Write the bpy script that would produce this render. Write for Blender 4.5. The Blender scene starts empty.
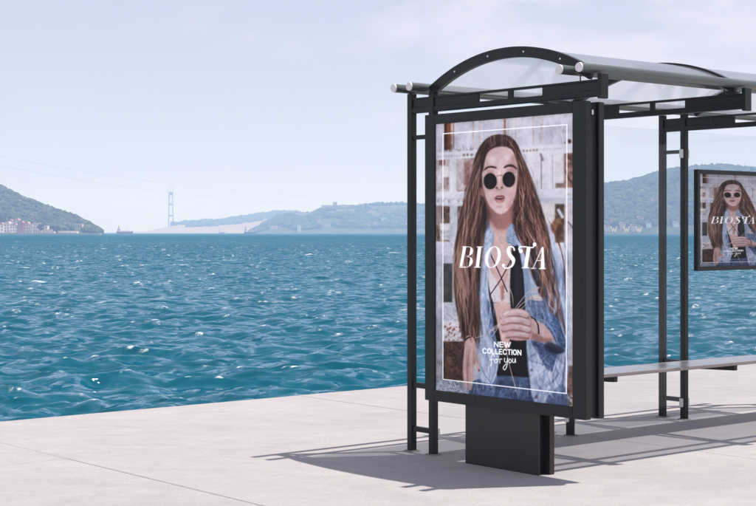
import bpy, bmesh, math, random
import numpy as np
from mathutils import Vector, Matrix, noise as mnoise

# ================================================================ camera, sky, sun, exposure
sc = bpy.context.scene
C = bpy.context.collection
F = 1492.48; PX = 378.0; HY = 232.5; CAMZ = 1.466            # photo focal length, centre and horizon in pixels
cam = bpy.data.cameras.new('camera'); cam_o = bpy.data.objects.new('camera', cam); C.objects.link(cam_o)
cam.sensor_width = 36; cam.lens = 36*F/756; cam.shift_y = -(253-HY)/756
cam.clip_start = .1; cam.clip_end = 60000
cam_o.location = (0, 0, CAMZ); cam_o.rotation_euler = (math.pi/2, 0, 0); sc.camera = cam_o

SUN_DIR = Vector((.913, .171, 2.42)).normalized()             # towards the sun
SUN_EL = math.asin(SUN_DIR.z); SUN_AZ = math.atan2(SUN_DIR.x, SUN_DIR.y)
world = bpy.data.worlds.new('World'); sc.world = world; world.use_nodes = True
nt = world.node_tree; nt.nodes.clear()
def N(nt, t, **kw):
    n = nt.nodes.new(t)
    for k, v in kw.items(): setattr(n, k, v)
    return n
wo = N(nt, 'ShaderNodeOutputWorld'); bg = N(nt, 'ShaderNodeBackground'); bg.inputs[1].default_value = .15
sky = N(nt, 'ShaderNodeTexSky', sky_type='NISHITA', sun_disc=False)
sky.sun_elevation = SUN_EL; sky.sun_rotation = SUN_AZ; sky.altitude = 0; sky.air_density = 1.0; sky.dust_density = .3; sky.ozone_density = 2.0
# thin broken cloud over the whole sky
tc = N(nt, 'ShaderNodeTexCoord'); mp = N(nt, 'ShaderNodeMapping'); mp.inputs['Scale'].default_value = (1, 1, 2.6); mp.inputs['Location'].default_value = (5.10, .7, 1.6)
nz = N(nt, 'ShaderNodeTexNoise'); nz.inputs['Scale'].default_value = 7.5; nz.inputs['Detail'].default_value = 7; nz.inputs['Roughness'].default_value = .58; nz.inputs['Distortion'].default_value = .3
nz2 = N(nt, 'ShaderNodeTexNoise'); nz2.inputs['Scale'].default_value = 2.6; nz2.inputs['Detail'].default_value = 2
r1 = N(nt, 'ShaderNodeValToRGB'); r1.color_ramp.elements[0].position = .46; r1.color_ramp.elements[1].position = .64
r2 = N(nt, 'ShaderNodeValToRGB'); r2.color_ramp.elements[0].position = .42; r2.color_ramp.elements[1].position = .62
mu = N(nt, 'ShaderNodeMath', operation='MULTIPLY'); mu2 = N(nt, 'ShaderNodeMath', operation='MULTIPLY'); mu2.inputs[1].default_value = .95
mx = N(nt, 'ShaderNodeMix', data_type='RGBA'); mx.inputs['B'].default_value = (4.7, 4.4, 4.65, 1)
veil = N(nt, 'ShaderNodeMix', data_type='RGBA'); veil.inputs['Factor'].default_value = .8; veil.inputs['B'].default_value = (3.15, 2.98, 3.42, 1)   # high thin haze over the whole sky
for a, b in ((tc.outputs['Generated'], mp.inputs[0]), (mp.outputs[0], nz.inputs[0]), (mp.outputs[0], nz2.inputs[0]), (nz.outputs[0], r1.inputs[0]), (nz2.outputs[0], r2.inputs[0]), (r1.outputs[0], mu.inputs[0]), (r2.outputs[0], mu.inputs[1]), (mu.outputs[0], mu2.inputs[0]), (mu2.outputs[0], mx.inputs['Factor']), (sky.outputs[0], veil.inputs['A']), (veil.outputs['Result'], mx.inputs['A']), (mx.outputs['Result'], bg.inputs[0]), (bg.outputs[0], wo.inputs[0])): nt.links.new(a, b)
sun = bpy.data.lights.new('sun', 'SUN'); sun.energy = 5.0; sun.angle = math.radians(.53); sun.color = (1, .965, .92)
sun_o = bpy.data.objects.new('sun', sun); C.objects.link(sun_o); sun_o.location = (30, 5, 80)
sun_o.rotation_euler = (-SUN_DIR).to_track_quat('-Z', 'Y').to_euler()
sc.view_settings.view_transform = 'Standard'; sc.view_settings.look = 'None'; sc.view_settings.gamma = 1; sc.view_settings.use_curve_mapping = False
sc.view_settings.exposure = .3
sc.cycles.use_denoising = True; sc.cycles.volume_bounces = 3; sc.cycles.max_bounces = 10; sc.cycles.transparent_max_bounces = 16; sc.cycles.sample_clamp_indirect = 8
random.seed(5); RS = np.random.RandomState(7)

# ================================================================ helpers
def tag(o, label=None, cat=None, group=None, kind=None):
    if label: o['label'] = label
    if cat: o['category'] = cat
    if group: o['group'] = group
    if kind: o['kind'] = kind
    return o
def empty(name, loc=(0, 0, 0), rz=0):
    o = bpy.data.objects.new(name, None); C.objects.link(o); o.location = loc; o.rotation_euler = (0, 0, rz); o.empty_display_size = .2; return o
class MB:
    def __init__(s): s.v = []; s.f = []
    def add(s, vs, fs):
        b = len(s.v); s.v += [tuple(map(float, p)) for p in vs]; s.f += [tuple(b+i for i in f) for f in fs]; return s
    def box(s, x0, x1, y0, y1, z0, z1, bev=0):
        if bev <= 0:
            v = [(x, y, z) for z in (z0, z1) for y in (y0, y1) for x in (x0, x1)]
            return s.add(v, [(0, 2, 3, 1), (4, 5, 7, 6), (0, 1, 5, 4), (2, 6, 7, 3), (0, 4, 6, 2), (1, 3, 7, 5)])
        bm = bmesh.new(); bmesh.ops.create_cube(bm, size=1)
        for p in bm.verts: p.co = ((x0+x1)/2+p.co.x*(x1-x0), (y0+y1)/2+p.co.y*(y1-y0), (z0+z1)/2+p.co.z*(z1-z0))
        bmesh.ops.bevel(bm, geom=bm.edges[:], offset=bev, segments=1, affect='EDGES')
        bm.verts.index_update(); s.add([p.co for p in bm.verts], [[q.index for q in f.verts] for f in bm.faces]); bm.free(); return s
    def tube(s, pts, r, n=16, caps=True):
        pts = [Vector(p) for p in pts]; rr = r if isinstance(r, (list, tuple)) else [r]*len(pts)
        rings = []; ref = None
        for i, p in enumerate(pts):
            d = (pts[min(i+1, len(pts)-1)]-pts[max(i-1, 0)]).normalized()
            if ref is None: ref = Vector((0, 0, 1)) if abs(d.z) < .9 else Vector((1, 0, 0))
            a = d.cross(ref).normalized(); b = a.cross(d).normalized()
            rings.append([p+(a*math.cos(t)+b*math.sin(t))*rr[i] for t in (2*math.pi*k/n for k in range(n))])
        v = [q for g in rings for q in g]; f = []
        for i in range(len(pts)-1):
            for k in range(n): f.append((i*n+k, i*n+(k+1) % n, (i+1)*n+(k+1) % n, (i+1)*n+k))
        if caps: f += [tuple(range(n))[::-1], tuple((len(pts)-1)*n+k for k in range(n))]
        return s.add(v, f)
    def bar(s, p, q, w, h=None):                                  # square bar between two points
        p = Vector(p); q = Vector(q); h = h or w; d = (q-p).normalized()
        ref = Vector((0, 0, 1)) if abs(d.z) < .9 else Vector((1, 0, 0))
        a = d.cross(ref).normalized()*w/2; b = a.cross(d).normalized()*h/2
        v = [e+x*a+y*b for e in (p, q) for x, y in ((-1, -1), (1, -1), (1, 1), (-1, 1))]
        return s.add(v, [(3, 2, 1, 0), (4, 5, 6, 7)]+[(k, (k+1) % 4, (k+1) % 4+4, k+4) for k in range(4)])
    def prism(s, prof, a0, a1, axis=0):                           # closed profile extruded along one axis
        n = len(prof)
        def P(p, a): return (a, p[0], p[1]) if axis == 0 else ((p[0], a, p[1]) if axis == 1 else (p[0], p[1], a))
        return s.add([P(p, a0) for p in prof]+[P(p, a1) for p in prof], [tuple(range(n))[::-1], tuple(range(n, 2*n))]+[(k, (k+1) % n, (k+1) % n+n, k+n) for k in range(n)])
    def build(s, name, mat, parent=None, smooth=False):
        me = bpy.data.meshes.new(name); me.from_pydata(s.v, [], s.f); me.update()
        bm = bmesh.new(); bm.from_mesh(me); bmesh.ops.recalc_face_normals(bm, faces=bm.faces[:]); bm.to_mesh(me); bm.free()
        if smooth: me.polygons.foreach_set('use_smooth', [True]*len(me.polygons)); me.set_sharp_from_angle(angle=math.radians(40))
        return link(name, me, mat, parent)
def link(name, me, mat, parent=None, loc=None):
    o = bpy.data.objects.new(name, me); C.objects.link(o)
    if mat is not None and len(me.materials) == 0: me.materials.append(mat)
    if parent is not None: o.parent = parent
    if loc is not None: o.location = loc
    return o
def copy(o, parent, loc=None):
    c = o.copy(); C.objects.link(c); c.parent = parent
    if loc is not None: c.location = loc
    return c
def pt(px, py, d): return Vector(((px-PX)/F*d, d, CAMZ+(HY-py)/F*d))    # a far point measured on the photo, at distance d
def grid_mesh(name, co, w, h, attrs=None, smooth=True):
    i = np.arange((h-1)*w).reshape(h-1, w)[:, :-1].ravel(); q = np.c_[i, i+1, i+w+1, i+w].astype(np.int32)
    me = bpy.data.meshes.new(name); me.vertices.add(len(co)); me.vertices.foreach_set('co', np.asarray(co, np.float32).ravel())
    me.loops.add(q.size); me.loops.foreach_set('vertex_index', q.ravel()); me.polygons.add(len(q)); me.polygons.foreach_set('loop_start', np.arange(0, q.size, 4, dtype=np.int32))
    me.update(calc_edges=True)
    if smooth: me.polygons.foreach_set('use_smooth', np.ones(len(q), bool))
    for k, a in (attrs or {}).items():
        at = me.attributes.new(k, 'FLOAT', 'POINT'); at.data.foreach_set('value', np.asarray(a, np.float32).ravel())
    return me

# ================================================================ materials
MAT = {}
def mat(name, rgb, rough=.5, metal=0, spec=.5, var=0, scale=6, bump=0, bscale=40, coat=0, detail=6, stretch=None, object_coords=True):
    m = bpy.data.materials.new(name); m.use_nodes = True; t = m.node_tree; p = t.nodes['Principled BSDF']
    p.inputs['Base Color'].default_value = (*rgb, 1); p.inputs['Roughness'].default_value = rough; p.inputs['Metallic'].default_value = metal; p.inputs['Specular IOR Level'].default_value = spec; p.inputs['Coat Weight'].default_value = coat
    co = N(t, 'ShaderNodeTexCoord'); vec = co.outputs['Object']
    if stretch:
        mm = N(t, 'ShaderNodeMapping'); mm.inputs['Scale'].default_value = stretch; t.links.new(vec, mm.inputs[0]); vec = mm.outputs[0]
    if var:
        n = N(t, 'ShaderNodeTexNoise'); n.inputs['Scale'].default_value = scale; n.inputs['Detail'].default_value = detail; n.inputs['Roughness'].default_value = .6; t.links.new(vec, n.inputs[0])
        r = N(t, 'ShaderNodeMapRange'); r.inputs['From Min'].default_value = .3; r.inputs['From Max'].default_value = .7; r.inputs['To Min'].default_value = 1-var; r.inputs['To Max'].default_value = 1+var; t.links.new(n.outputs[0], r.inputs[0])
        x = N(t, 'ShaderNodeVectorMath', operation='SCALE'); x.inputs[0].default_value = rgb; t.links.new(r.outputs[0], x.inputs['Scale']); t.links.new(x.outputs[0], p.inputs['Base Color'])
        r2 = N(t, 'ShaderNodeMapRange'); r2.inputs['From Min'].default_value = .3; r2.inputs['From Max'].default_value = .7; r2.inputs['To Min'].default_value = max(.03, rough-.12); r2.inputs['To Max'].default_value = min(1, rough+.12); t.links.new(n.outputs[0], r2.inputs[0]); t.links.new(r2.outputs[0], p.inputs['Roughness'])
    if bump:
        n = N(t, 'ShaderNodeTexNoise'); n.inputs['Scale'].default_value = bscale; n.inputs['Detail'].default_value = 5; t.links.new(vec, n.inputs[0])
        b = N(t, 'ShaderNodeBump'); b.inputs['Strength'].default_value = bump; b.inputs['Distance'].default_value = .01; t.links.new(n.outputs[0], b.inputs['Height']); t.links.new(b.outputs[0], p.inputs['Normal'])
    MAT[name] = m; return m
mat('dark_paint', (.008, .0098, .0098), .36, spec=.34, var=.5, scale=5, stretch=(4, 4, .5), bump=.05, bscale=120)
mat('plinth_bounce_paint', (.026, .020, .019), .4, spec=.4, var=.25, scale=5, bump=.05, bscale=90)  # dark paint warmed in colour to imitate light bounced off the paving
mat('groove_paint', (.006, .007, .008), .6, var=.2)
mat('tube_paint', (.125, .145, .142), .3, .55, var=.08, scale=2)
mat('cap_plastic', (.72, .70, .73), .5, var=.05)
mat('clip_metal', (.6, .6, .6), .35, .8, var=.1)
mat('bench_metal', (.50, .49, .50), .3, .85, var=.12, scale=14, stretch=(.3, 8, 8))
mat('bench_edge', (.30, .25, .24), .45, .2, var=.1)
mat('decal_white', (.8, .8, .8), .6, var=.03)
mat('steel_bolt', (.7, .7, .72), .3, .9, var=.05)

def concrete():
    m = mat('concrete', (.53, .50, .515), .85); t = m.node_tree; p = t.nodes['Principled BSDF']
    p.inputs['Specular IOR Level'].default_value = .25
    g = N(t, 'ShaderNodeNewGeometry'); mp = N(t, 'ShaderNodeMapping'); mp.inputs['Rotation'].default_value = (0, 0, -.7); mp.inputs['Scale'].default_value = (.8, 1.2, 1); t.links.new(g.outputs['Position'], mp.inputs[0])
    a = N(t, 'ShaderNodeTexNoise'); a.inputs['Scale'].default_value = .8; a.inputs['Detail'].default_value = 9; a.inputs['Roughness'].default_value = .62; t.links.new(mp.outputs[0], a.inputs[0])
    b = N(t, 'ShaderNodeTexNoise'); b.inputs['Scale'].default_value = 5; b.inputs['Detail'].default_value = 8; b.inputs['Roughness'].default_value = .7; t.links.new(mp.outputs[0], b.inputs[0])
    c = N(t, 'ShaderNodeTexNoise'); c.inputs['Scale'].default_value = 55; c.inputs['Detail'].default_value = 3; t.links.new(g.outputs['Position'], c.inputs[0])
    ra = N(t, 'ShaderNodeValToRGB'); e = ra.color_ramp.elements; e[0].position = .3; e[0].color = (.315, .296, .302, 1); e[1].position = .68; e[1].color = (.362, .341, .347, 1); t.links.new(a.outputs[0], ra.inputs[0])
    rb = N(t, 'ShaderNodeMapRange'); rb.inputs['From Min'].default_value = .3; rb.inputs['From Max'].default_value = .7; rb.inputs['To Min'].default_value = .9; rb.inputs['To Max'].default_value = 1.07; t.links.new(b.outputs[0], rb.inputs[0])
    rc = N(t, 'ShaderNodeMapRange'); rc.inputs['From Min'].default_value = .3; rc.inputs['From Max'].default_value = .7; rc.inputs['To Min'].default_value = .92; rc.inputs['To Max'].default_value = 1.07; t.links.new(c.outputs[0], rc.inputs[0])
    k = N(t, 'ShaderNodeMath', operation='MULTIPLY'); t.links.new(rb.outputs[0], k.inputs[0]); t.links.new(rc.outputs[0], k.inputs[1])
    # scattered dark stains with a shape of their own
    v = N(t, 'ShaderNodeTexNoise'); v.inputs['Scale'].default_value = 1.7; v.inputs['Detail'].default_value = 12; v.inputs['Roughness'].default_value = .78; v.inputs['Distortion'].default_value = .5; t.links.new(mp.outputs[0], v.inputs[0])
    rv = N(t, 'ShaderNodeMapRange'); rv.inputs['From Min'].default_value = .60; rv.inputs['From Max'].default_value = .78; rv.inputs['To Min'].default_value = 1; rv.inputs['To Max'].default_value = .74; t.links.new(v.outputs[0], rv.inputs[0])
    k2 = N(t, 'ShaderNodeMath', operation='MULTIPLY'); t.links.new(k.outputs[0], k2.inputs[0]); t.links.new(rv.outputs[0], k2.inputs[1])
    x = N(t, 'ShaderNodeVectorMath', operation='SCALE'); t.links.new(ra.outputs[0], x.inputs[0]); t.links.new(k2.outputs[0], x.inputs['Scale']); t.links.new(x.outputs[0], p.inputs['Base Color'])
    bu = N(t, 'ShaderNodeBump'); bu.inputs['Strength'].default_value = .25; bu.inputs['Distance'].default_value = .004; t.links.new(b.outputs[0], bu.inputs['Height'])
    bu2 = N(t, 'ShaderNodeBump'); bu2.inputs['Strength'].default_value = .2; bu2.inputs['Distance'].default_value = .002; t.links.new(c.outputs[0], bu2.inputs['Height']); t.links.new(bu.outputs[0], bu2.inputs['Normal']); t.links.new(bu2.outputs[0], p.inputs['Normal'])
    return m
concrete()
mat('grout', (.20, .18, .18), .95, var=.4, scale=30, bump=.4, bscale=160)
mat('joint_filler', (.10, .085, .085), .9, var=.2)

def fresnel(t, f0=.04, gain=1.):                      # Schlick reflectance, the same from both sides of a thin pane
    g = N(t, 'ShaderNodeNewGeometry'); d = N(t, 'ShaderNodeVectorMath', operation='DOT_PRODUCT'); t.links.new(g.outputs['Incoming'], d.inputs[0]); t.links.new(g.outputs['Normal'], d.inputs[1])
    prev = d.outputs['Value']
    for op, v in (('ABSOLUTE', None), ('SUBTRACT', 1.), ('POWER', 5.), ('MULTIPLY', (1-f0)*gain), ('ADD', f0)):
        k = N(t, 'ShaderNodeMath', operation=op); k.use_clamp = op != 'ABSOLUTE'
        if op == 'SUBTRACT': k.inputs[0].default_value = 1.; t.links.new(prev, k.inputs[1])
        else:
            t.links.new(prev, k.inputs[0])
            if v is not None: k.inputs[1].default_value = v
        prev = k.outputs[0]
    return prev
def glass(name, tint, refl=1.0, f0=.018, gain=.5):
    m = bpy.data.materials.new(name); m.use_nodes = True; t = m.node_tree; t.nodes.clear(); o = N(t, 'ShaderNodeOutputMaterial')
    a = N(t, 'ShaderNodeBsdfTransparent'); a.inputs[0].default_value = (*tint, 1); b = N(t, 'ShaderNodeBsdfGlossy'); b.inputs['Roughness'].default_value = .02; b.inputs[0].default_value = (refl, refl, refl, 1)
    x = N(t, 'ShaderNodeMixShader')
    n = N(t, 'ShaderNodeTexNoise'); n.inputs['Scale'].default_value = 1.2; tc = N(t, 'ShaderNodeTexCoord'); t.links.new(tc.outputs['Object'], n.inputs[0]); bu = N(t, 'ShaderNodeBump'); bu.inputs['Strength'].default_value = .02; bu.inputs['Distance'].default_value = .02
    t.links.new(n.outputs[0], bu.inputs['Height']); t.links.new(bu.outputs[0], b.inputs['Normal'])
    t.links.new(fresnel(t, f0, gain), x.inputs[0]); t.links.new(a.outputs[0], x.inputs[1]); t.links.new(b.outputs[0], x.inputs[2]); t.links.new(x.outputs[0], o.inputs[0]); MAT[name] = m; return m
glass('clear_glass', (.965, .98, .985), .8)
glass('poster_glass', (.985, .99, .99), .8, .006, .3)
def roof_sheet():
    m = bpy.data.materials.new('roof_sheet'); m.use_nodes = True; t = m.node_tree; t.nodes.clear(); o = N(t, 'ShaderNodeOutputMaterial')
    a = N(t, 'ShaderNodeBsdfTransparent'); a.inputs[0].default_value = (.885, .895, .91, 1)
    b = N(t, 'ShaderNodeBsdfTranslucent'); d = N(t, 'ShaderNodeBsdfDiffuse')
    tc = N(t, 'ShaderNodeTexCoord'); n = N(t, 'ShaderNodeTexNoise'); n.inputs['Scale'].default_value = 3; n.inputs['Detail'].default_value = 6; t.links.new(tc.outputs['Object'], n.inputs[0])
    r = N(t, 'ShaderNodeValToRGB'); r.color_ramp.elements[0].color = (.70, .76, .86, 1); r.color_ramp.elements[1].color = (.80, .86, .95, 1); t.links.new(n.outputs[0], r.inputs[0])
    t.links.new(r.outputs[0], b.inputs[0]); t.links.new(r.outputs[0], d.inputs[0])
    x = N(t, 'ShaderNodeMixShader'); x.inputs[0].default_value = .5; t.links.new(b.outputs[0], x.inputs[1]); t.links.new(d.outputs[0], x.inputs[2])
    y = N(t, 'ShaderNodeMixShader'); y.inputs[0].default_value = .21; t.links.new(a.outputs[0], y.inputs[1]); t.links.new(x.outputs[0], y.inputs[2])
    g = N(t, 'ShaderNodeBsdfGlossy'); g.inputs['Roughness'].default_value = .1; 
    z = N(t, 'ShaderNodeMixShader'); t.links.new(fresnel(t, .03, .8), z.inputs[0]); t.links.new(y.outputs[0], z.inputs[1]); t.links.new(g.outputs[0], z.inputs[2]); t.links.new(z.outputs[0], o.inputs[0])
    MAT['roof_sheet'] = m
roof_sheet()
def print_mat():
    m = bpy.data.materials.new('poster_print'); m.use_nodes = True; t = m.node_tree; p = t.nodes['Principled BSDF']
    a = N(t, 'ShaderNodeVertexColor', layer_name='print'); t.links.new(a.outputs[0], p.inputs['Base Color']); p.inputs['Roughness'].default_value = .6; p.inputs['Specular IOR Level'].default_value = .08
    MAT['poster_print'] = m; return t, p, a
print_mat()
m = MAT['poster_print'].copy(); m.name = 'brightened_print'; MAT['brightened_print'] = m                # emission added to brighten the large poster, which reads as daylit
m.node_tree.links.new([n for n in m.node_tree.nodes if n.type == 'VERTEX_COLOR'][0].outputs[0], m.node_tree.nodes['Principled BSDF'].inputs['Emission Color']); m.node_tree.nodes['Principled BSDF'].inputs['Emission Strength'].default_value = .42
def water():
    m = bpy.data.materials.new('sea_water'); m.use_nodes = True; t = m.node_tree; p = t.nodes['Principled BSDF']; o = t.nodes['Material Output']
    p.inputs['Specular IOR Level'].default_value = 0; p.inputs['Base Color'].default_value = (.003, .076, .118, 1); p.inputs['Roughness'].default_value = .1; p.inputs['IOR'].default_value = 1.333
    g = N(t, 'ShaderNodeNewGeometry')
    def nz(scale, detail, rough, sx=1., rot=0.):
        mp = N(t, 'ShaderNodeMapping'); mp.inputs['Scale'].default_value = (sx, 1, 1); mp.inputs['Rotation'].default_value = (0, 0, rot); t.links.new(g.outputs['Position'], mp.inputs[0])
        n = N(t, 'ShaderNodeTexNoise'); n.inputs['Scale'].default_value = scale; n.inputs['Detail'].default_value = detail; n.inputs['Roughness'].default_value = rough; t.links.new(mp.outputs[0], n.inputs[0]); return n
    ln = N(t, 'ShaderNodeAttribute', attribute_name='far')
    def slopes(n, sx, sy):                                    # small wavelets as slopes
        sb = N(t, 'ShaderNodeVectorMath', operation='SUBTRACT'); sb.inputs[1].default_value = (.5, .5, .5); t.links.new(n.outputs['Color'], sb.inputs[0])
        ml = N(t, 'ShaderNodeVectorMath', operation='MULTIPLY'); ml.inputs[1].default_value = (sx, sy, 0); t.links.new(sb.outputs[0], ml.inputs[0]); return ml.outputs[0]
    def add(a, c):
        k = N(t, 'ShaderNodeVectorMath', operation='ADD'); t.links.new(a, k.inputs[0]); t.links.new(c, k.inputs[1]); return k.outputs[0]
    def scl(a, f):
        k = N(t, 'ShaderNodeVectorMath', operation='SCALE'); t.links.new(a, k.inputs[0]); t.links.new(f, k.inputs['Scale']); return k.outputs[0]
    near_s = add(slopes(nz(1.5, 2, .6, .55, .25), 1.5, 2.3), slopes(nz(4.2, 3, .6, .6, -.2), .9, 1.3))
    far_s = scl(slopes(nz(.16, 4, .6, .35, .1), .8, 2.0), ln.outputs['Fac'])
    nn = N(t, 'ShaderNodeVectorMath', operation='NORMALIZE'); t.links.new(add(add(g.outputs['Normal'], near_s), far_s), nn.inputs[0]); t.links.new(nn.outputs[0], p.inputs['Normal'])
    gl = N(t, 'ShaderNodeBsdfGlossy'); gl.inputs[0].default_value = (.66, .84, 1, 1); gl.inputs['Roughness'].default_value = .06; t.links.new(nn.outputs[0], gl.inputs['Normal']); fr = N(t, 'ShaderNodeFresnel'); fr.inputs[0].default_value = 1.333; t.links.new(nn.outputs[0], fr.inputs['Normal'])  # reflection tinted blue to imitate a bluer sky overhead
    sl = N(t, 'ShaderNodeMapRange'); sl.inputs['To Min'].default_value = .72; sl.inputs['To Max'].default_value = .22; t.links.new(ln.outputs['Fac'], sl.inputs[0])   # a rough sea mirrors less at grazing angles
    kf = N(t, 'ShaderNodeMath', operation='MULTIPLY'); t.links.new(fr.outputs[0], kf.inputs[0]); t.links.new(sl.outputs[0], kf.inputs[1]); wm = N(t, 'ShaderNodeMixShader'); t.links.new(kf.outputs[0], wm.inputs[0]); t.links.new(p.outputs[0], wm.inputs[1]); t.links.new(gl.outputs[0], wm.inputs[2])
    # foam: folded crests broken by fine noise, and scattered whitecaps
    fa = N(t, 'ShaderNodeAttribute', attribute_name='foam'); n3 = nz(9, 5, .7, .6); n4 = nz(.075, 3, .5, .5, .1); n5 = nz(.9, 5, .7, .35, .05)
    def mr(src, a, b):
        r = N(t, 'ShaderNodeMapRange'); r.inputs['From Min'].default_value = a; r.inputs['From Max'].default_value = b; t.links.new(src, r.inputs[0]); return r.outputs[0]
    def ma(op, a, b):
        k = N(t, 'ShaderNodeMath', operation=op)
        for i, s in enumerate((a, b)):
            if isinstance(s, (int, float)): k.inputs[i].default_value = s
            else: t.links.new(s, k.inputs[i])
        return k.outputs[0]
    crest = ma('MULTIPLY', fa.outputs['Fac'], mr(n3.outputs[0], .5, .6))
    caps = ma('MULTIPLY', mr(n4.outputs[0], .57, .65), mr(n5.outputs[0], .585, .66))
    tot = N(t, 'ShaderNodeMath', operation='MAXIMUM'); t.links.new(crest, tot.inputs[0]); t.links.new(ma('MULTIPLY', caps, .75), tot.inputs[1])
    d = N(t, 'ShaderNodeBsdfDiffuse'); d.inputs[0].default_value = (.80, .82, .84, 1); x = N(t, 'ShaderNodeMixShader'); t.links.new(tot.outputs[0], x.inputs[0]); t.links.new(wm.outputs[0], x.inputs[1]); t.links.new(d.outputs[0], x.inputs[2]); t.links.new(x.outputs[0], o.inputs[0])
    MAT['sea_water'] = m
water()
# ---------------------------------------------------------------- printed poster (painted by code, flat print)
PQ = [(434, 124.5), (571.5, 112.5), (571.5, 407), (434, 391)]
CW, CH = 720, 1440

def homography(src, dst):
    A = []; b = []
    for (x, y), (X, Y) in zip(src, dst):
        A.append([x, y, 1, 0, 0, 0, -X*x, -X*y]); b.append(X)
        A.append([0, 0, 0, x, y, 1, -Y*x, -Y*y]); b.append(Y)
    h = np.linalg.solve(np.array(A, float), np.array(b, float))
    return np.append(h, 1).reshape(3, 3)

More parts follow.
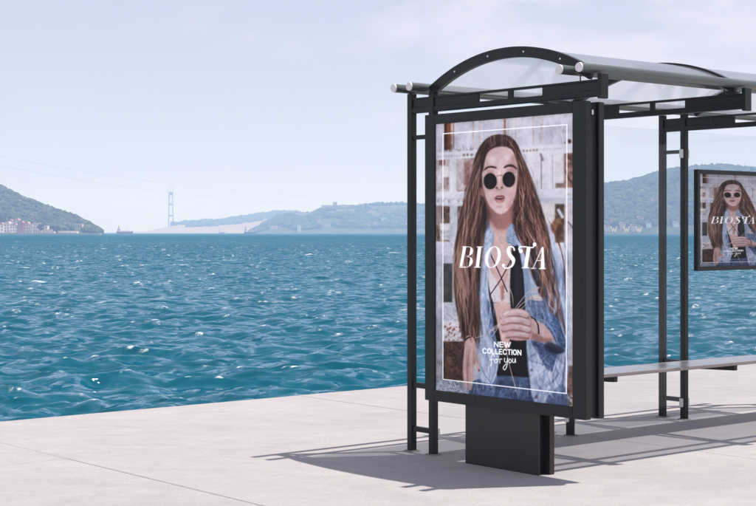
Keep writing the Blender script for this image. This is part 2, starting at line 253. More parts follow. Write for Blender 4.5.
def paint_poster():
    rs = np.random.RandomState(11)
    Hm = homography(PQ, [(0, 0), (CW, 0), (CW, CH), (0, CH)])
    S = 5.2
    cv = np.zeros((CH, CW, 3), np.float32)
    def T(pts):
        p = np.asarray(pts, float); q = np.c_[p, np.ones(len(p))] @ Hm.T
        return q[:, :2] / q[:, 2:3]
    def col(c): return np.array(c, np.float32) / 255.
    def blur(m, r):
        r = int(round(r))
        if r < 1: return m
        for _ in range(2):
            for ax in (0, 1):
                k = 2*r+1
                pad = [(0, 0), (0, 0)]; pad[ax] = (r+1, r)
                c = np.cumsum(np.pad(m, pad, mode='edge'), axis=ax, dtype=np.float64)
                m = ((c[k:] - c[:-k]) if ax == 0 else (c[:, k:] - c[:, :-k])) / k
        return m.astype(np.float32)
    def vnoise(h, w, cell, cellx=None):
        cellx = cellx or cell
        gh, gw = int(h/cell)+3, int(w/cellx)+3
        g = rs.rand(gh, gw).astype(np.float32)
        y = np.arange(h)/cell; x = np.arange(w)/cellx
        yi = y.astype(int); xi = x.astype(int); fy = (y-yi)[:, None]; fx = (x-xi)[None, :]
        fy = fy*fy*(3-2*fy); fx = fx*fx*(3-2*fx)
        a = g[yi][:, xi]; b = g[yi][:, xi+1]; c = g[yi+1][:, xi]; d = g[yi+1][:, xi+1]
        return (a*(1-fx)+b*fx)*(1-fy)+(c*(1-fx)+d*fx)*fy
    def spline(q, n=10):
        m = len(q); out = []
        for i in range(m):
            p0, p1, p2, p3 = q[i-1], q[i], q[(i+1) % m], q[(i+2) % m]
            for k in range(n):
                t = k/n
                out.append(.5*((2*p1)+(-p0+p2)*t+(2*p0-5*p1+4*p2-p3)*t*t+(-p0+3*p1-3*p2+p3)*t**3))
        return np.array(out)
    def ospline(q, n=8):
        q = np.vstack([2*q[0]-q[1], q, 2*q[-1]-q[-2]]); out = []
        for i in range(1, len(q)-2):
            p0, p1, p2, p3 = q[i-1:i+3]
            for k in range(n):
                t = k/n
                out.append(.5*((2*p1)+(-p0+p2)*t+(2*p0-5*p1+4*p2-p3)*t*t+(-p0+3*p1-3*p2+p3)*t**3))
        out.append(q[-2]); return np.array(out)
    def comp(m, x0, y0, c, alpha, tex):
        h, w = m.shape
        X0, Y0 = max(x0, 0), max(y0, 0); X1, Y1 = min(x0+w, CW), min(y0+h, CH)
        if X1 <= X0 or Y1 <= Y0: return
        mm = (m[Y0-y0:Y1-y0, X0-x0:X1-x0]*alpha)[..., None]
        cc = col(c)[None, None]
        if tex is not None:
            amt, cell, cellx = tex
            n = vnoise(Y1-Y0, X1-X0, cell, cellx)*.6 + vnoise(Y1-Y0, X1-X0, cell*.35, cellx*.35)*.4
            cc = cc*(1+amt*(n[..., None]*2-1))
        R = cv[Y0:Y1, X0:X1]
        cv[Y0:Y1, X0:X1] = R*(1-mm)+cc*mm
    def poly(pts, c, smooth=True, soft=1, alpha=1., tex=None):
        q = T(pts)
        if smooth: q = spline(q)
        pad = int(soft*2+3)
        x0, y0 = np.floor(q.min(0)).astype(int)-pad; x1, y1 = np.ceil(q.max(0)).astype(int)+pad
        h, w = y1-y0, x1-x0
        ys = np.arange(h)+y0+.5; inside = np.zeros((h, w+1), np.int32)
        a = q; b = np.roll(q, -1, 0)
        for (ax, ay), (bx, by) in zip(a, b):
            if ay == by: continue
            lo, hi = (ay, by) if ay < by else (by, ay)
            r = np.where((ys >= lo) & (ys < hi))[0]
            if len(r) == 0: continue
            xx = ax+(ys[r]-ay)*(bx-ax)/(by-ay)
            ci = np.clip(np.ceil(xx-x0-.5).astype(int), 0, w)
            np.add.at(inside, (r, ci), 1)
        m = (np.cumsum(inside, 1)[:, :w] % 2).astype(np.float32)
        comp(blur(m, soft), x0, y0, c, alpha, tex)
    def stroke(pts, wd, c, alpha=1., taper=True, smooth=True, soft=1.2, raw=False):
        q = np.asarray(pts, float) if raw else T(pts)
        if smooth and len(q) > 2: q = ospline(q, 6)
        r = wd*S*.5
        n = len(q)
        pad = int(r+soft+2)
        x0, y0 = np.floor(q.min(0)).astype(int)-pad; x1, y1 = np.ceil(q.max(0)).astype(int)+pad
        x0 = max(x0, 0); y0 = max(y0, 0); x1 = min(x1, CW); y1 = min(y1, CH)
        if x1 <= x0 or y1 <= y0: return
        m = np.zeros((y1-y0, x1-x0), np.float32)
        for i in range(n-1):
            a, b = q[i], q[i+1]
            rr = r*(1 if not taper else max(.25, min(1, 4*min((i+.5)/n, 1-(i+.5)/n)+.15)))
            lo = np.floor(np.minimum(a, b)-rr-soft-1).astype(int); hi = np.ceil(np.maximum(a, b)+rr+soft+1).astype(int)
            bx0, by0 = max(lo[0], x0), max(lo[1], y0); bx1, by1 = min(hi[0], x1), min(hi[1], y1)
            if bx1 <= bx0 or by1 <= by0: continue
            X = np.arange(bx0, bx1)+.5; Y = np.arange(by0, by1)+.5
            d = b-a; L = max(d@d, 1e-6)
            px = X[None, :]-a[0]; py = Y[:, None]-a[1]
            t = np.clip((px*d[0]+py*d[1])/L, 0, 1)
            D = np.hypot(px-t*d[0], py-t*d[1])
            mm = np.clip((rr-D)/soft+.5, 0, 1)
            sub = m[by0-y0:by1-y0, bx0-x0:bx1-x0]; np.maximum(sub, mm, out=sub)
        comp(m, x0, y0, c, alpha, None)
    def ell(cx, cy, rx, ry, c, soft=1, alpha=1., rot=0, tex=None, n=28):
        a = np.linspace(0, 2*math.pi, n, endpoint=False); r = math.radians(rot)
        X = rx*np.cos(a); Y = ry*np.sin(a)
        poly(np.c_[cx+X*math.cos(r)-Y*math.sin(r), cy+X*math.sin(r)+Y*math.cos(r)], c, False, soft, alpha, tex)
    def top(x): return 124.5-(x-434)*.0873
    # --- blurred shelf wall behind the figure
    def band(x0, x1, y0, y1, c, sl=-.05, soft=4, alpha=1., tex=(.06, 30, 30)):
        poly([(x0, y0), (x1, y0+sl*(x1-x0)), (x1, y1+sl*(x1-x0)), (x0, y1)], c, False, soft, alpha, tex)
    band(425, 585, 100, 430, (178, 178, 190), 0, 1, tex=(.12, 60, 40))
    band(425, 585, 110, 158, (186, 188, 203), -.085, 4, tex=(.08, 40, 18))
    for x, w, c, a in ((446, 7, (120, 72, 52), .95), (443.6, 3, (84, 52, 44), .9), (449.5, 2, (168, 132, 112), .8), (451.6, 1, (140, 78, 48), .9), (471, 1.6, (176, 158, 146), .8), (477.5, 1.2, (182, 156, 136), .7), (482, .8, (176, 160, 150), .5),
                       (502.6, 2.4, (156, 112, 84), .9), (506, 1.2, (180, 160, 148), .6), (513.5, 1.2, (184, 164, 150), .8), (520, .6, (170, 165, 160), .5), (531, 1.4, (184, 160, 132), .85), (538.6, 3.6, (182, 172, 168), .8), (550, 1., (178, 180, 190), .6), (560, 2.5, (200, 202, 214), .7)):
        poly([(x-w/2, 108), (x+w/2, 108), (x+w/2, 151-(x-434)*.07), (x-w/2, 151-(x-434)*.07)], c, False, 2, a, (.25, 26, 9))
    for i in range(26):
        x = 441+rs.rand()*34; stroke([(x, 151-rs.rand()*7), (x+rs.randn()*2, 152)], .6, (104, 84, 74), .5, soft=3)
    # between shelves
    band(434, 480, 158, 196, (164, 150, 150), -.03, 3, tex=(.3, 40, 26))
    band(524, 575, 152, 192, (205, 204, 212), -.04, 4, tex=(.08, 34, 30))
    for x0, x1, y0, y1, c in ((434, 440, 160, 190, (176, 174, 182)), (440, 447, 166, 178, (206, 200, 204)), (441, 447, 178, 190, (150, 128, 126)), (456, 462, 160, 190, (176, 164, 164)), (462, 468, 162, 186, (142, 104, 98)), (468, 476, 160, 178, (168, 134, 126)), (437, 443, 160, 166, (128, 92, 86))):
        band(x0, x1, y0, y1, c, -.03, 4, .9, (.2, 22, 18))
    band(447.5, 454.5, 154, 245, (198, 200, 212), 0, 3, tex=(.07, 30, 20))
    band(525, 562, 165, 168, (214, 206, 208), -.04, 3, .6)
    for x, c, w in ((538.8, (126, 120, 134), 1.1), (550, (150, 148, 158), .9), (546, (214, 214, 222), 3)):
        stroke([(x, 155), (x+.3, 190)], w, c, .8, False, soft=3)
    stroke([(538, 153), (540.5, 160)], 2.4, (110, 104, 116), .7, soft=4)
    band(561.5, 572, 153, 188, (150, 116, 104), -.04, 3, tex=(.35, 22, 22))
    stroke([(562, 168), (566, 178), (571, 184)], 2, (96, 70, 62), .8, soft=4); stroke([(565, 157), (571, 160)], 3, (96, 66, 58), .7, soft=4)
    band(553, 562, 183, 188, (120, 100, 84), -.03, 3, .85, (.4, 12, 12))
    # shelves
    band(434, 478, 153, 160.5, (204, 206, 216), -.07, 2, tex=(.06, 16, 16))
    band(520, 573, 147, 154.5, (206, 208, 218), -.075, 2, tex=(.06, 16, 16))
    band(434, 466, 192, 206.5, (198, 202, 212), -.01, 2, tex=(.1, 14, 14))
    band(528, 573, 189.5, 203.5, (200, 205, 219), -.02, 2, tex=(.06, 20, 20))
    band(434, 466, 199, 200.5, (150, 152, 164), -.01, 4, .6); band(528, 573, 198, 203, (178, 184, 202), -.02, 3, .8)
    for i in range(15):
        x = 436+i*2.7
        if x < 478: ell(x, 157.4-(x-434)*.07, .8, 1.0, (142, 138, 146), 3, .8)
        x = 521.5+i*3.3
        if x < 560: ell(x, 151.-(x-520)*.075, 1.0, 1.3, (120, 96, 80) if i < 5 else (164, 166, 178), 3, .9)
        x = 530+i*3; ell(x, 199.6-(x-528)*.02, 1.2, 1.2, (168, 176, 194), 3, .7)
    for x in (462, 465.5, 469.5): ell(x, 155, .9, 1.6, (90, 74, 66), 3, .8)
    for x in (436, 441, 447, 456.5, 461): ell(x, 201.5, .8, 1.2, (124, 112, 108), 3, .8)
    ell(567, 141, 1.7, 2.2, (84, 54, 40), 3); ell(562.5, 142.5, 1.2, 1, (130, 100, 80), 3, .7); ell(565.5, 194.5, 2.6, .8, (176, 150, 128), 3, .8)
    # lower bays
    band(434, 464, 206.5, 243, (120, 98, 88), 0, 3, tex=(.45, 30, 18))
    band(434, 440, 206, 226, (150, 140, 140), 0, 3, .8); band(438, 450, 224, 231, (212, 212, 218), 0, 3); band(438, 450, 231, 241, (168, 166, 172), 0, 3, 1, (.3, 10, 24))
    band(447.8, 455.5, 205, 244, (182, 188, 202), 0, 3, tex=(.08, 24, 20))
    band(532, 573, 203, 262, (196, 190, 196), -.01, 4, tex=(.1, 30, 24))
    band(534, 553, 204, 224, (214, 204, 202), -.01, 5)
    band(552.5, 562, 204, 243, (104, 88, 76), 0, 3, tex=(.3, 20, 12)); stroke([(556, 210), (560, 217)], 2.6, (200, 204, 214), .9, soft=4)
    ell(554, 226, 5.5, 8, (150, 112, 84), 4, 1., 20, (.25, 20, 12)); ell(556.5, 230, 3, 7, (86, 60, 50), 4, .8, 15)
    stroke([(566, 222), (571, 229)], 1.2, (110, 92, 80), .8, soft=4)
    band(434, 462, 242, 264, (186, 190, 203), .0, 2, tex=(.12, 12, 12)); band(434, 462, 256, 264, (168, 174, 190), 0, 4, .8, (.15, 8, 8))
    band(558, 573, 243, 262, (190, 196, 210), 0, 3, tex=(.1, 14, 14)); band(560, 573, 262, 300, (182, 184, 194), 0, 4); band(560, 573, 300, 345, (196, 194, 200), 0, 4)
    band(434, 456, 264, 304, (82, 84, 82), 0, 3, tex=(.2, 30, 20)); band(450.5, 456, 264, 304, (186, 182, 184), 0, 3)
    band(434, 464, 303, 325, (178, 184, 198), 0, 2, tex=(.16, 9, 9)); band(434, 466, 322, 343, (208, 204, 210), 0, 3, tex=(.14, 10, 10))
    for i in range(48):
        x = 436+rs.rand()*30; y = 324+rs.rand()*17
        ell(x, y, .5+rs.rand()*.5, .7+rs.rand()*.9, (128, 78, 60), 1.5, .85, 25, n=10)
    band(434, 470, 342, 384, (94, 70, 62), 0, 3, tex=(.4, 22, 22))
    for i in range(60):
        x = 442+rs.rand()*24; y = 345+rs.rand()*36
        stroke([(x, y), (x+rs.randn()*4, y-3+rs.randn()*3)], .5, (140, 112, 100) if rs.rand() < .5 else (66, 48, 44), .5, soft=2)
    band(434, 440.6, 262, 392, (158, 162, 176), 0, 2, 1, (.12, 40, 8))
    for i in range(20): ell(436.5+rs.randn(), 350+rs.rand()*40, .8, .8, (150, 128, 110), 3, .5)
    band(434, 475, 381, 402, (146, 158, 178), .03, 2, tex=(.5, 5, 5))
    band(559, 573, 340, 410, (126, 100, 88), 0, 3, tex=(.4, 20, 12)); band(565.5, 573, 335, 366, (178, 174, 180), 0, 4); band(560, 573, 394, 410, (150, 142, 140), 0, 3, tex=(.6, 8, 8))
    # --- hair behind
    HB = (84, 60, 52)
    poly([(497, 134.5), (507, 136), (515, 144), (520, 158), (524, 176), (530, 192), (535, 206), (540, 228), (545, 250), (549, 280), (552, 300), (540, 300), (530, 262), (520, 240), (512, 226), (482, 226), (479, 260), (479, 300), (478, 335), (472, 356), (465, 350), (460, 326), (456, 300), (454, 270), (455, 240), (459, 216), (465, 192), (470, 170), (474, 154), (481, 142), (489, 136)], HB, soft=2, tex=(.25, 40, 10))
    # --- neck and chest
    poly([(486, 200), (510, 200), (510, 226), (516, 240), (512, 262), (507, 300), (508, 340), (500, 352), (490, 320), (486, 290), (483, 262), (485, 236)], (196, 152, 142), soft=2, tex=(.06, 40, 30))
    poly([(486, 206), (511, 204), (511, 224), (500, 230), (491, 226)], (146, 100, 92), soft=6, alpha=.85)
    poly([(488, 236), (508, 238), (506, 266), (497, 284), (487, 262)], (208, 170, 162), soft=8, alpha=.8)
    stroke([(496, 234), (500, 244), (506, 236)], .5, (150, 110, 92), .6); stroke([(490, 236), (500, 252), (510, 238)], .4, (210, 180, 150), .6)
    # bodice
    poly([(485, 262), (488, 270), (497, 288), (499, 301), (506, 302), (507, 306), (493, 305), (488, 292), (485, 276)], (206, 196, 196), soft=2, tex=(.12, 5, 5))
    poly([(508, 268), (503, 286), (500, 300), (508, 304), (511, 286)], (200, 188, 188), soft=2, tex=(.12, 5, 5))
    poly([(499, 287), (502, 287), (501.5, 300), (499.5, 299)], (158, 108, 98), soft=3, alpha=.8)
    stroke([(488, 303), (508, 304)], 1., (150, 136, 134), .9)
    poly([(493, 306), (508, 306), (509, 336), (505, 352), (499, 342)], (206, 160, 150), soft=3)
    stroke([(500, 310), (501, 340)], 2, (224, 186, 176), .6, soft=8)
    # black vest
    poly([(511, 240), (517, 243), (521, 262), (523, 300), (526, 350), (526, 380), (500, 378), (496, 352), (506, 348), (509, 320), (508, 300), (508, 275)], (42, 42, 48), soft=2, tex=(.2, 30, 14))
    poly([(485, 276), (488, 292), (492, 308), (499, 340), (505, 350), (522, 352), (526, 384), (498, 384), (490, 340), (486, 310)], (44, 43, 48), soft=2, tex=(.2, 30, 14))
    poly([(513, 268), (519, 270), (520, 305), (513, 305)], (60, 62, 70), soft=6, alpha=.7)
    for a, b in (((489, 256), (505, 292)), ((508, 262), (489, 294)), ((489, 256), (486, 246)), ((508, 262), (512, 246))): stroke([a, ((a[0]+b[0])/2+.6, (a[1]+b[1])/2+.8), b], 1., (36, 32, 36), 1, False)
    # --- jeans
    poly([(466, 384), (480, 378), (500, 376), (528, 378), (560, 384), (562, 412), (468, 402)], (66, 98, 148), False, 2, tex=(.25, 14, 30))
    for i in range(60):
        x = 474+rs.rand()*85; stroke([(x, 382+rs.rand()*10), (x-2+rs.randn()*5, 392+rs.rand()*12)], .9, (112, 146, 192) if rs.rand() < .5 else (38, 62, 108), .45, soft=3)
    # --- jacket
    DL = (152, 176, 214); DM = (104, 138, 188); DD = (54, 86, 142)
    poly([(481, 246), (484, 236), (491, 238), (488, 262), (486, 285), (489, 310), (493, 336), (497, 356), (494, 376), (489, 384), (478, 380), (470, 366), (474, 345), (478, 320), (477, 300), (475, 275)], DL, soft=1.5, tex=(.13, 18, 10))
    poly([(485.5, 300), (489, 312), (493, 338), (496, 352), (491, 346), (486, 322)], DD, soft=3, alpha=.9, tex=(.2, 10, 10)); stroke([(484.5, 262), (483.5, 290), (486, 320), (490, 345)], 2., DM, .8, soft=4)
    stroke([(479, 284), (478.8, 300)], .8, DM, .9); stroke([(482.8, 284), (482.6, 300)], .8, DM, .9); ell(480.6, 291, 1.2, 3.6, (104, 138, 190), 2, .9)
    for i in range(70):
        x = 472+rs.rand()*22; y = 290+rs.rand()*90
        stroke([(x, y), (x+rs.randn()*1.4, y+6+rs.rand()*8)], .9, (184, 202, 230) if rs.rand() < .55 else DM, .4, soft=3)
    stroke([(484, 352), (488, 368), (487, 382)], 1., DM, .9); stroke([(493, 352), (493, 370), (488, 384)], 1., DM, .9); stroke([(476, 360), (482, 374), (489, 384)], 1., (88, 122, 176), .9)
    # right side of the jacket
    poly([(513, 226), (525, 226), (537, 219), (546, 226), (553, 244), (559, 262), (564, 286), (567, 315), (568, 345), (563, 370), (561, 400), (552, 408), (534, 404), (527, 380), (524, 340), (523, 310), (522, 280), (518, 256)], DL, soft=1.5, tex=(.14, 24, 12))
    poly([(548, 250), (557, 262), (563, 290), (566, 325), (560, 330), (552, 300), (549, 276)], (136, 164, 206), soft=6, alpha=.8)
    poly([(521, 262), (526, 268), (529, 300), (526, 316), (523, 300)], DM, soft=4, alpha=.8); poly([(526, 300), (545, 302), (548, 313), (530, 318), (525, 312)], (84, 116, 168), soft=5, alpha=.9, tex=(.25, 12, 20))
    poly([(540, 290), (546, 288), (552, 312), (548, 318), (542, 308)], (60, 72, 104), soft=6, alpha=.7)
    for i in range(150):
        x = 524+rs.rand()*40; y = 232+rs.rand()*160
        stroke([(x, y), (x+1.5+rs.randn()*1.4, y+7+rs.rand()*10)], 1., (182, 200, 230) if rs.rand() < .5 else DM, .38, soft=4)
    # collars
    poly([(484, 221), (488, 226), (492, 236), (489, 246), (484, 256), (480, 262), (481, 244)], (142, 168, 206), soft=1.5, tex=(.2, 8, 6))
    poly([(505, 231), (509, 224), (514, 228), (517, 240), (514, 246), (505, 243)], (120, 148, 192), soft=1.5, tex=(.25, 6, 6))
    stroke([(492, 234), (490, 246), (484, 258)], .7, (88, 112, 160), .8); stroke([(505, 242), (514, 245)], .7, (84, 104, 150), .8); stroke([(486, 224), (489, 232)], 1.6, (110, 138, 186), .7)
    # lower right shirt front
    poly([(525, 340), (540, 346), (562, 346), (566, 362), (561, 398), (548, 408), (533, 404), (527, 378)], (146, 170, 208), soft=2, tex=(.12, 18, 14))
    poly([(529, 341), (546, 346), (556, 352), (554, 366), (550, 372), (543, 368), (537, 356)], (62, 94, 150), soft=4, tex=(.3, 12, 12))
    stroke([(527.5, 345), (531, 372), (536, 402)], 2., (120, 148, 194), .9, False); stroke([(533, 346), (536, 374), (541, 404)], .7, DM, .9, False)
    stroke([(543, 366), (540, 388), (538, 404)], 1.6, DM, .8, soft=4); stroke([(556, 352), (548, 382), (540, 405)], 1.3, (176, 196, 226), .8, soft=3); stroke([(560, 380), (552, 396), (543, 407)], 1.2, (90, 122, 176), .9)
    poly([(548, 392), (562, 386), (564, 410), (544, 408)], (70, 102, 156), soft=4, alpha=.9, tex=(.25, 10, 10))
    for i in range(30):
        x = 530+rs.rand()*30; y = 350+rs.rand()*45; stroke([(x, y), (x+rs.randn()*3, y+5+rs.rand()*6)], .9, (186, 204, 230) if rs.rand() < .6 else (92, 126, 180), .45, soft=3)
    ell(529.2, 370.5, 1.1, 1.6, (140, 104, 76), 1.5); ell(534, 397.5, 1.2, 1.8, (132, 96, 72), 1.5)
    # --- hair strands in front of the jacket
    PAL = [(52, 34, 30), (74, 48, 41), (104, 67, 55), (132, 88, 72), (158, 110, 92), (186, 142, 122), (208, 176, 160)]
    def hair(guides, n, wlo, whi, bias=1.6, alpha=.75, jit=.8):
        G = [ospline(np.array(g, float), 5) for g in guides]; L = min(len(g) for g in G)
        G = np.array([g[np.linspace(0, len(g)-1, L).astype(int)] for g in G])
        for i in range(n):
            u_ = rs.rand()*(len(G)-1); k = min(int(u_), len(G)-2); fr = u_-k
            p = G[k]*(1-fr)+G[k+1]*fr
            a0 = rs.rand()*.45; a1 = .55+rs.rand()*.45
            p = p[int(a0*(L-1)):max(int(a1*(L-1)), int(a0*(L-1))+4)]
            ph = rs.rand()*6; tt = np.linspace(0, 1, len(p)); p = p+np.c_[(np.sin(tt*(4+6*rs.rand())+ph)*jit*(.4+1.9*tt)), np.zeros(len(p))]+rs.randn(2)*[.5, .3]
            c = np.array(PAL[min(int(rs.rand()**bias*len(PAL)), len(PAL)-1)])+rs.randn()*6
            stroke(p, wlo+rs.rand()*(whi-wlo), c, alpha*(.5+.5*rs.rand()), soft=2)
    poly([(515, 222), (530, 206), (540, 222), (545, 250), (549, 275), (546, 300), (551, 320), (560, 338), (556, 322), (549, 296), (538, 296), (529, 262), (520, 244)], (112, 80, 70), soft=3, tex=(.3, 40, 8))
    Lg = [[(486, 142), (474, 165), (463, 205), (455, 250), (456, 290), (462, 335)], [(488, 142), (476, 170), (468, 210), (462, 250), (460, 300), (468, 350)], [(488, 145), (479, 172), (474, 210), (470, 250), (468, 300), (473, 352)], [(486, 150), (481, 185), (481, 215), (478, 250), (475, 300), (477, 335)]]
    Rg = [[(505, 142), (516, 170), (515, 205), (514, 225), (522, 245), (534, 280)], [(508, 142), (519, 170), (522, 205), (528, 235), (536, 265), (542, 296)], [(509, 141), (521, 165), (529, 195), (538, 228), (545, 262), (552, 310)], [(511, 142), (523, 172), (533, 200), (542, 230), (549, 270), (562, 335)]]
    def lock(g, w, c, alpha, amp, freq, soft):
        q = ospline(np.array(g, float), 6); tt = np.linspace(0, 1, len(q)); ph = rs.rand()*6.28
        q = q+np.c_[np.sin(tt*freq+ph)*amp*(.25+1.3*tt), np.zeros(len(q))]; stroke(q, w, c, alpha, soft=soft)
    def mixg(G, u_):
        k = min(int(u_), len(G)-2); fr = u_-k; A = np.array(G[k], float); B = np.array(G[k+1], float); return A*(1-fr)+B*fr
    for G in (Lg, Rg):                                          # broad soft locks first, then finer wavy ones, then stray hairs
        for i in range(46):
            u_ = rs.rand()*(len(G)-1); e = abs(u_/(len(G)-1)-(.0 if G is Lg else 1.))
            base = np.array((128, 92, 78)) if rs.rand() < .55-.25*e else np.array((62, 44, 40))
            lock(mixg(G, u_)[rs.randint(0, 2):], 2.4+rs.rand()*3.4, base+rs.randn()*10, .5, 2.2, 7+4*rs.rand(), 9)
        for i in range(120):
            u_ = rs.rand()*(len(G)-1); g = mixg(G, u_); k = rs.randint(0, 3); g = g[k:k+rs.randint(3, 6)]
            if len(g) < 3: continue
            c = np.array([(50, 36, 34), (76, 54, 47), (120, 84, 71), (154, 114, 98), (182, 146, 132)][min(4, int(rs.rand()**1.35*5))])+rs.randn()*7
            lock(g, .7+rs.rand()*1.5, c, .55, 2.4, 6+5*rs.rand(), 4)
        hair(G, 90, .3, .7, 1.1, .5, 2.4)
    for i in range(60):                                         # pale wavy ends
        s_ = rs.rand() < .55
        x = (455+rs.rand()*9) if s_ else (538+rs.rand()*10); y = 228+rs.rand()*50
        g = [(x, y), (x-1.5+rs.randn(), y+18), (x+1+rs.randn()*2, y+36), (x+3+rs.randn()*3, y+56)] if s_ else [(x-6, y-16), (x-1, y+6), (x+3+rs.randn()*2, y+24), (x+6+rs.randn()*3, y+46)]
        lock(g, .5+rs.rand()*.9, (176+rs.randn()*10, 136+rs.randn()*8, 118), .5, 1.4, 8, 4)
    poly([(474, 226), (482, 222), (480, 262), (476, 300)], (52, 38, 36), soft=10, alpha=.5); poly([(480, 196), (487, 208), (487, 226), (480, 232)], (50, 36, 34), soft=7, alpha=.6)
    poly([(511, 206), (518, 200), (522, 226), (516, 236), (511, 226)], (52, 38, 36), soft=8, alpha=.55); poly([(543, 246), (549, 262), (553, 292), (547, 288), (541, 262)], (60, 44, 42), soft=8, alpha=.5)
    poly([(464, 330), (476, 322), (476, 348), (470, 356)], (86, 56, 46), soft=8, alpha=.5)
    for p in ([(548, 226), (557, 246), (562, 268), (563, 300)], [(545, 218), (555, 238), (561, 262), (562, 285)]): stroke(p, 1.1, (112, 74, 62), .8)
    for p in ([(527, 165), (531, 175), (527, 186), (532, 198), (538, 204)], [(470, 205), (478, 214), (480, 206)], [(475, 212), (481, 204), (476, 196)], [(533, 205), (537, 200), (535, 212)], [(457, 300), (459, 314), (464, 318)]): stroke(p, .55, (150, 116, 104), .7)
    # --- face
    poly([(480, 170), (482, 158), (488, 149), (497, 145.5), (506, 146.5), (512, 152), (515.5, 163), (516, 176), (514, 190), (511, 201), (506, 210), (499, 214.5), (493, 213), (487, 206), (483, 196), (480.5, 184)], (208, 170, 164), soft=1.5, tex=(.03, 60, 60))
    ell(497, 157, 11, 9, (196, 168, 170), 14, .6); ell(490, 160, 3.5, 4, (228, 202, 198), 8, .8); ell(505, 158, 3, 3, (226, 198, 194), 8, .8)
    poly([(508, 158), (516, 160), (515.5, 186), (509, 205), (505, 208), (510, 190)], (184, 138, 130), soft=7, alpha=.7)
    ell(487, 196, 4, 6, (222, 186, 178), 8, .7); ell(499, 210, 6, 3.5, (214, 176, 168), 6, .8); ell(509, 195, 3, 5, (206, 160, 152), 7, .6)
    poly([(481, 190), (486, 204), (493, 212), (500, 214.5), (506, 210), (509, 206), (506, 214), (499, 217.5), (491, 215), (484, 205)], (150, 106, 98), soft=4, alpha=.8)
    poly([(479, 154), (484, 147), (492, 142), (500, 140), (508, 142), (514, 149), (517, 160), (514, 156), (509, 149), (500, 146.5), (490, 149), (484, 156), (480.5, 172), (478.5, 168)], (70, 50, 46), soft=3, alpha=.95, tex=(.3, 10, 10))
    hair([[(496, 137), (488, 142), (482, 150), (479, 168)], [(498, 136), (492, 144), (484, 152), (480.5, 176)]], 40, .4, .9, 2., .7, .3)
    hair([[(500, 136), (508, 140), (514, 150), (517.5, 172)], [(500, 138), (506, 145), (512, 152), (516, 170)]], 40, .4, .9, 2., .7, .3)
    for i in range(16):
        x = 486+i*1.6; stroke([(x+rs.randn()*.5, 134+abs(x-497)*.25), ((x-497)*.85+497, 145+abs(x-497)*.12)], .7, [(52, 38, 36), (90, 70, 64), (150, 128, 122), (176, 158, 154)][rs.randint(0, 4)], .55, soft=4)
    poly([(477.5, 188), (481, 190), (482, 196), (480, 197), (477.5, 194)], (176, 128, 118), soft=3, alpha=.6)
    # brows, nose, mouth
    poly([(481.5, 171), (484, 167.4), (489, 165.9), (494, 167.2), (494.2, 168.6), (488, 167.8), (484.6, 169.2)], (72, 50, 46), soft=1.5); poly([(501.8, 167), (505, 164.9), (510, 164.6), (514, 167.4), (515, 170), (510.5, 167.2), (505.5, 167), (502, 168.4)], (72, 50, 46), soft=1.5)
    ell(488.5, 171.5, 4, 1.7, (176, 128, 122), 4, .7); ell(507.5, 170, 4, 1.6, (176, 126, 120), 4, .7)
    stroke([(499.5, 172), (500.4, 180), (500.4, 186)], 1.8, (176, 130, 122), .6, soft=6); stroke([(497, 172), (497, 184)], 1.6, (230, 200, 196), .8, soft=6)
    ell(497.2, 185.8, 2.3, 2., (222, 186, 180), 5, .8); ell(494.6, 188, 1.2, .8, (106, 62, 58), 2, .9, -15); ell(499.6, 187.6, 1.2, .8, (106, 62, 58), 2, .9, 15); stroke([(493.6, 188.8), (497.2, 189.8), (500.8, 188.4)], .8, (150, 98, 92), .7, soft=4)
    for (x, y, rx, ry) in ((488.1, 181.3, 6.4, 8.0), (506.7, 179.5, 6.1, 7.7)):
        ell(x, y, rx+.5, ry+.5, (150, 124, 112), 1.5); ell(x, y, rx, ry, (34, 29, 31), 1.2); ell(x+1, y+2.5, rx*.6, ry*.5, (62, 52, 52), 7, .8); ell(x-1.5, y-3, rx*.5, ry*.3, (50, 44, 46), 5, .7)
    stroke([(493.8, 177.2), (497, 175.4), (501, 176)], .7, (120, 96, 86), 1); stroke([(482, 178), (479.3, 177.2)], .7, (150, 130, 120), 1); stroke([(512.5, 175), (515.5, 173.8)], .8, (210, 196, 190), 1)
    _m = lambda P: [(497.4+(x-497.4)*.9, 198.6+(y-198.6)*.78) for x, y in P]
    poly(_m([(491, 199), (494, 195.4), (496.4, 194.4), (498, 195), (499.6, 194.2), (502, 195.4), (503.4, 198), (500, 197.4), (497, 197), (494, 198)]), (150, 84, 84), soft=2)
    poly(_m([(492.4, 199), (496, 197.2), (499.6, 197), (502.8, 198.2), (500, 200.2), (496, 200.4)]), (88, 40, 42), soft=1.2); stroke([(495.5, 198), (500.5, 197.8)], .9, (196, 176, 172), .8)
    poly(_m([(491.4, 199.2), (495, 200.4), (499, 200.2), (503, 198.4), (502, 202.2), (499, 204.6), (495.6, 204.4), (493, 202.4)]), (180, 112, 110), soft=2); ell(497.5, 202.2, 2, .9, (222, 150, 146), 3, .7); ell(497.5, 206.8, 3.4, 1.2, (164, 118, 110), 4, .7)
    # --- forearm, sleeve, hand
    poly([(520, 317), (532, 317), (543, 322), (551, 331), (552, 340), (544, 342), (534, 338), (524, 338)], (206, 162, 152), soft=2); poly([(526, 332), (540, 337), (550, 340), (540, 343), (528, 339)], (164, 116, 106), soft=4, alpha=.8)
    poly([(528, 317.5), (536, 314), (546, 312.5), (554, 318), (560, 330), (564, 345), (560, 350), (555, 346), (549, 334), (541, 324), (533, 320)], (70, 106, 166), soft=2, tex=(.35, 8, 8))
    stroke([(531, 318), (543, 322), (551, 332), (556, 345)], 1.2, (110, 146, 200), .9); stroke([(548, 314), (556, 324), (561, 338)], 1.4, (46, 74, 128), .8, soft=4)
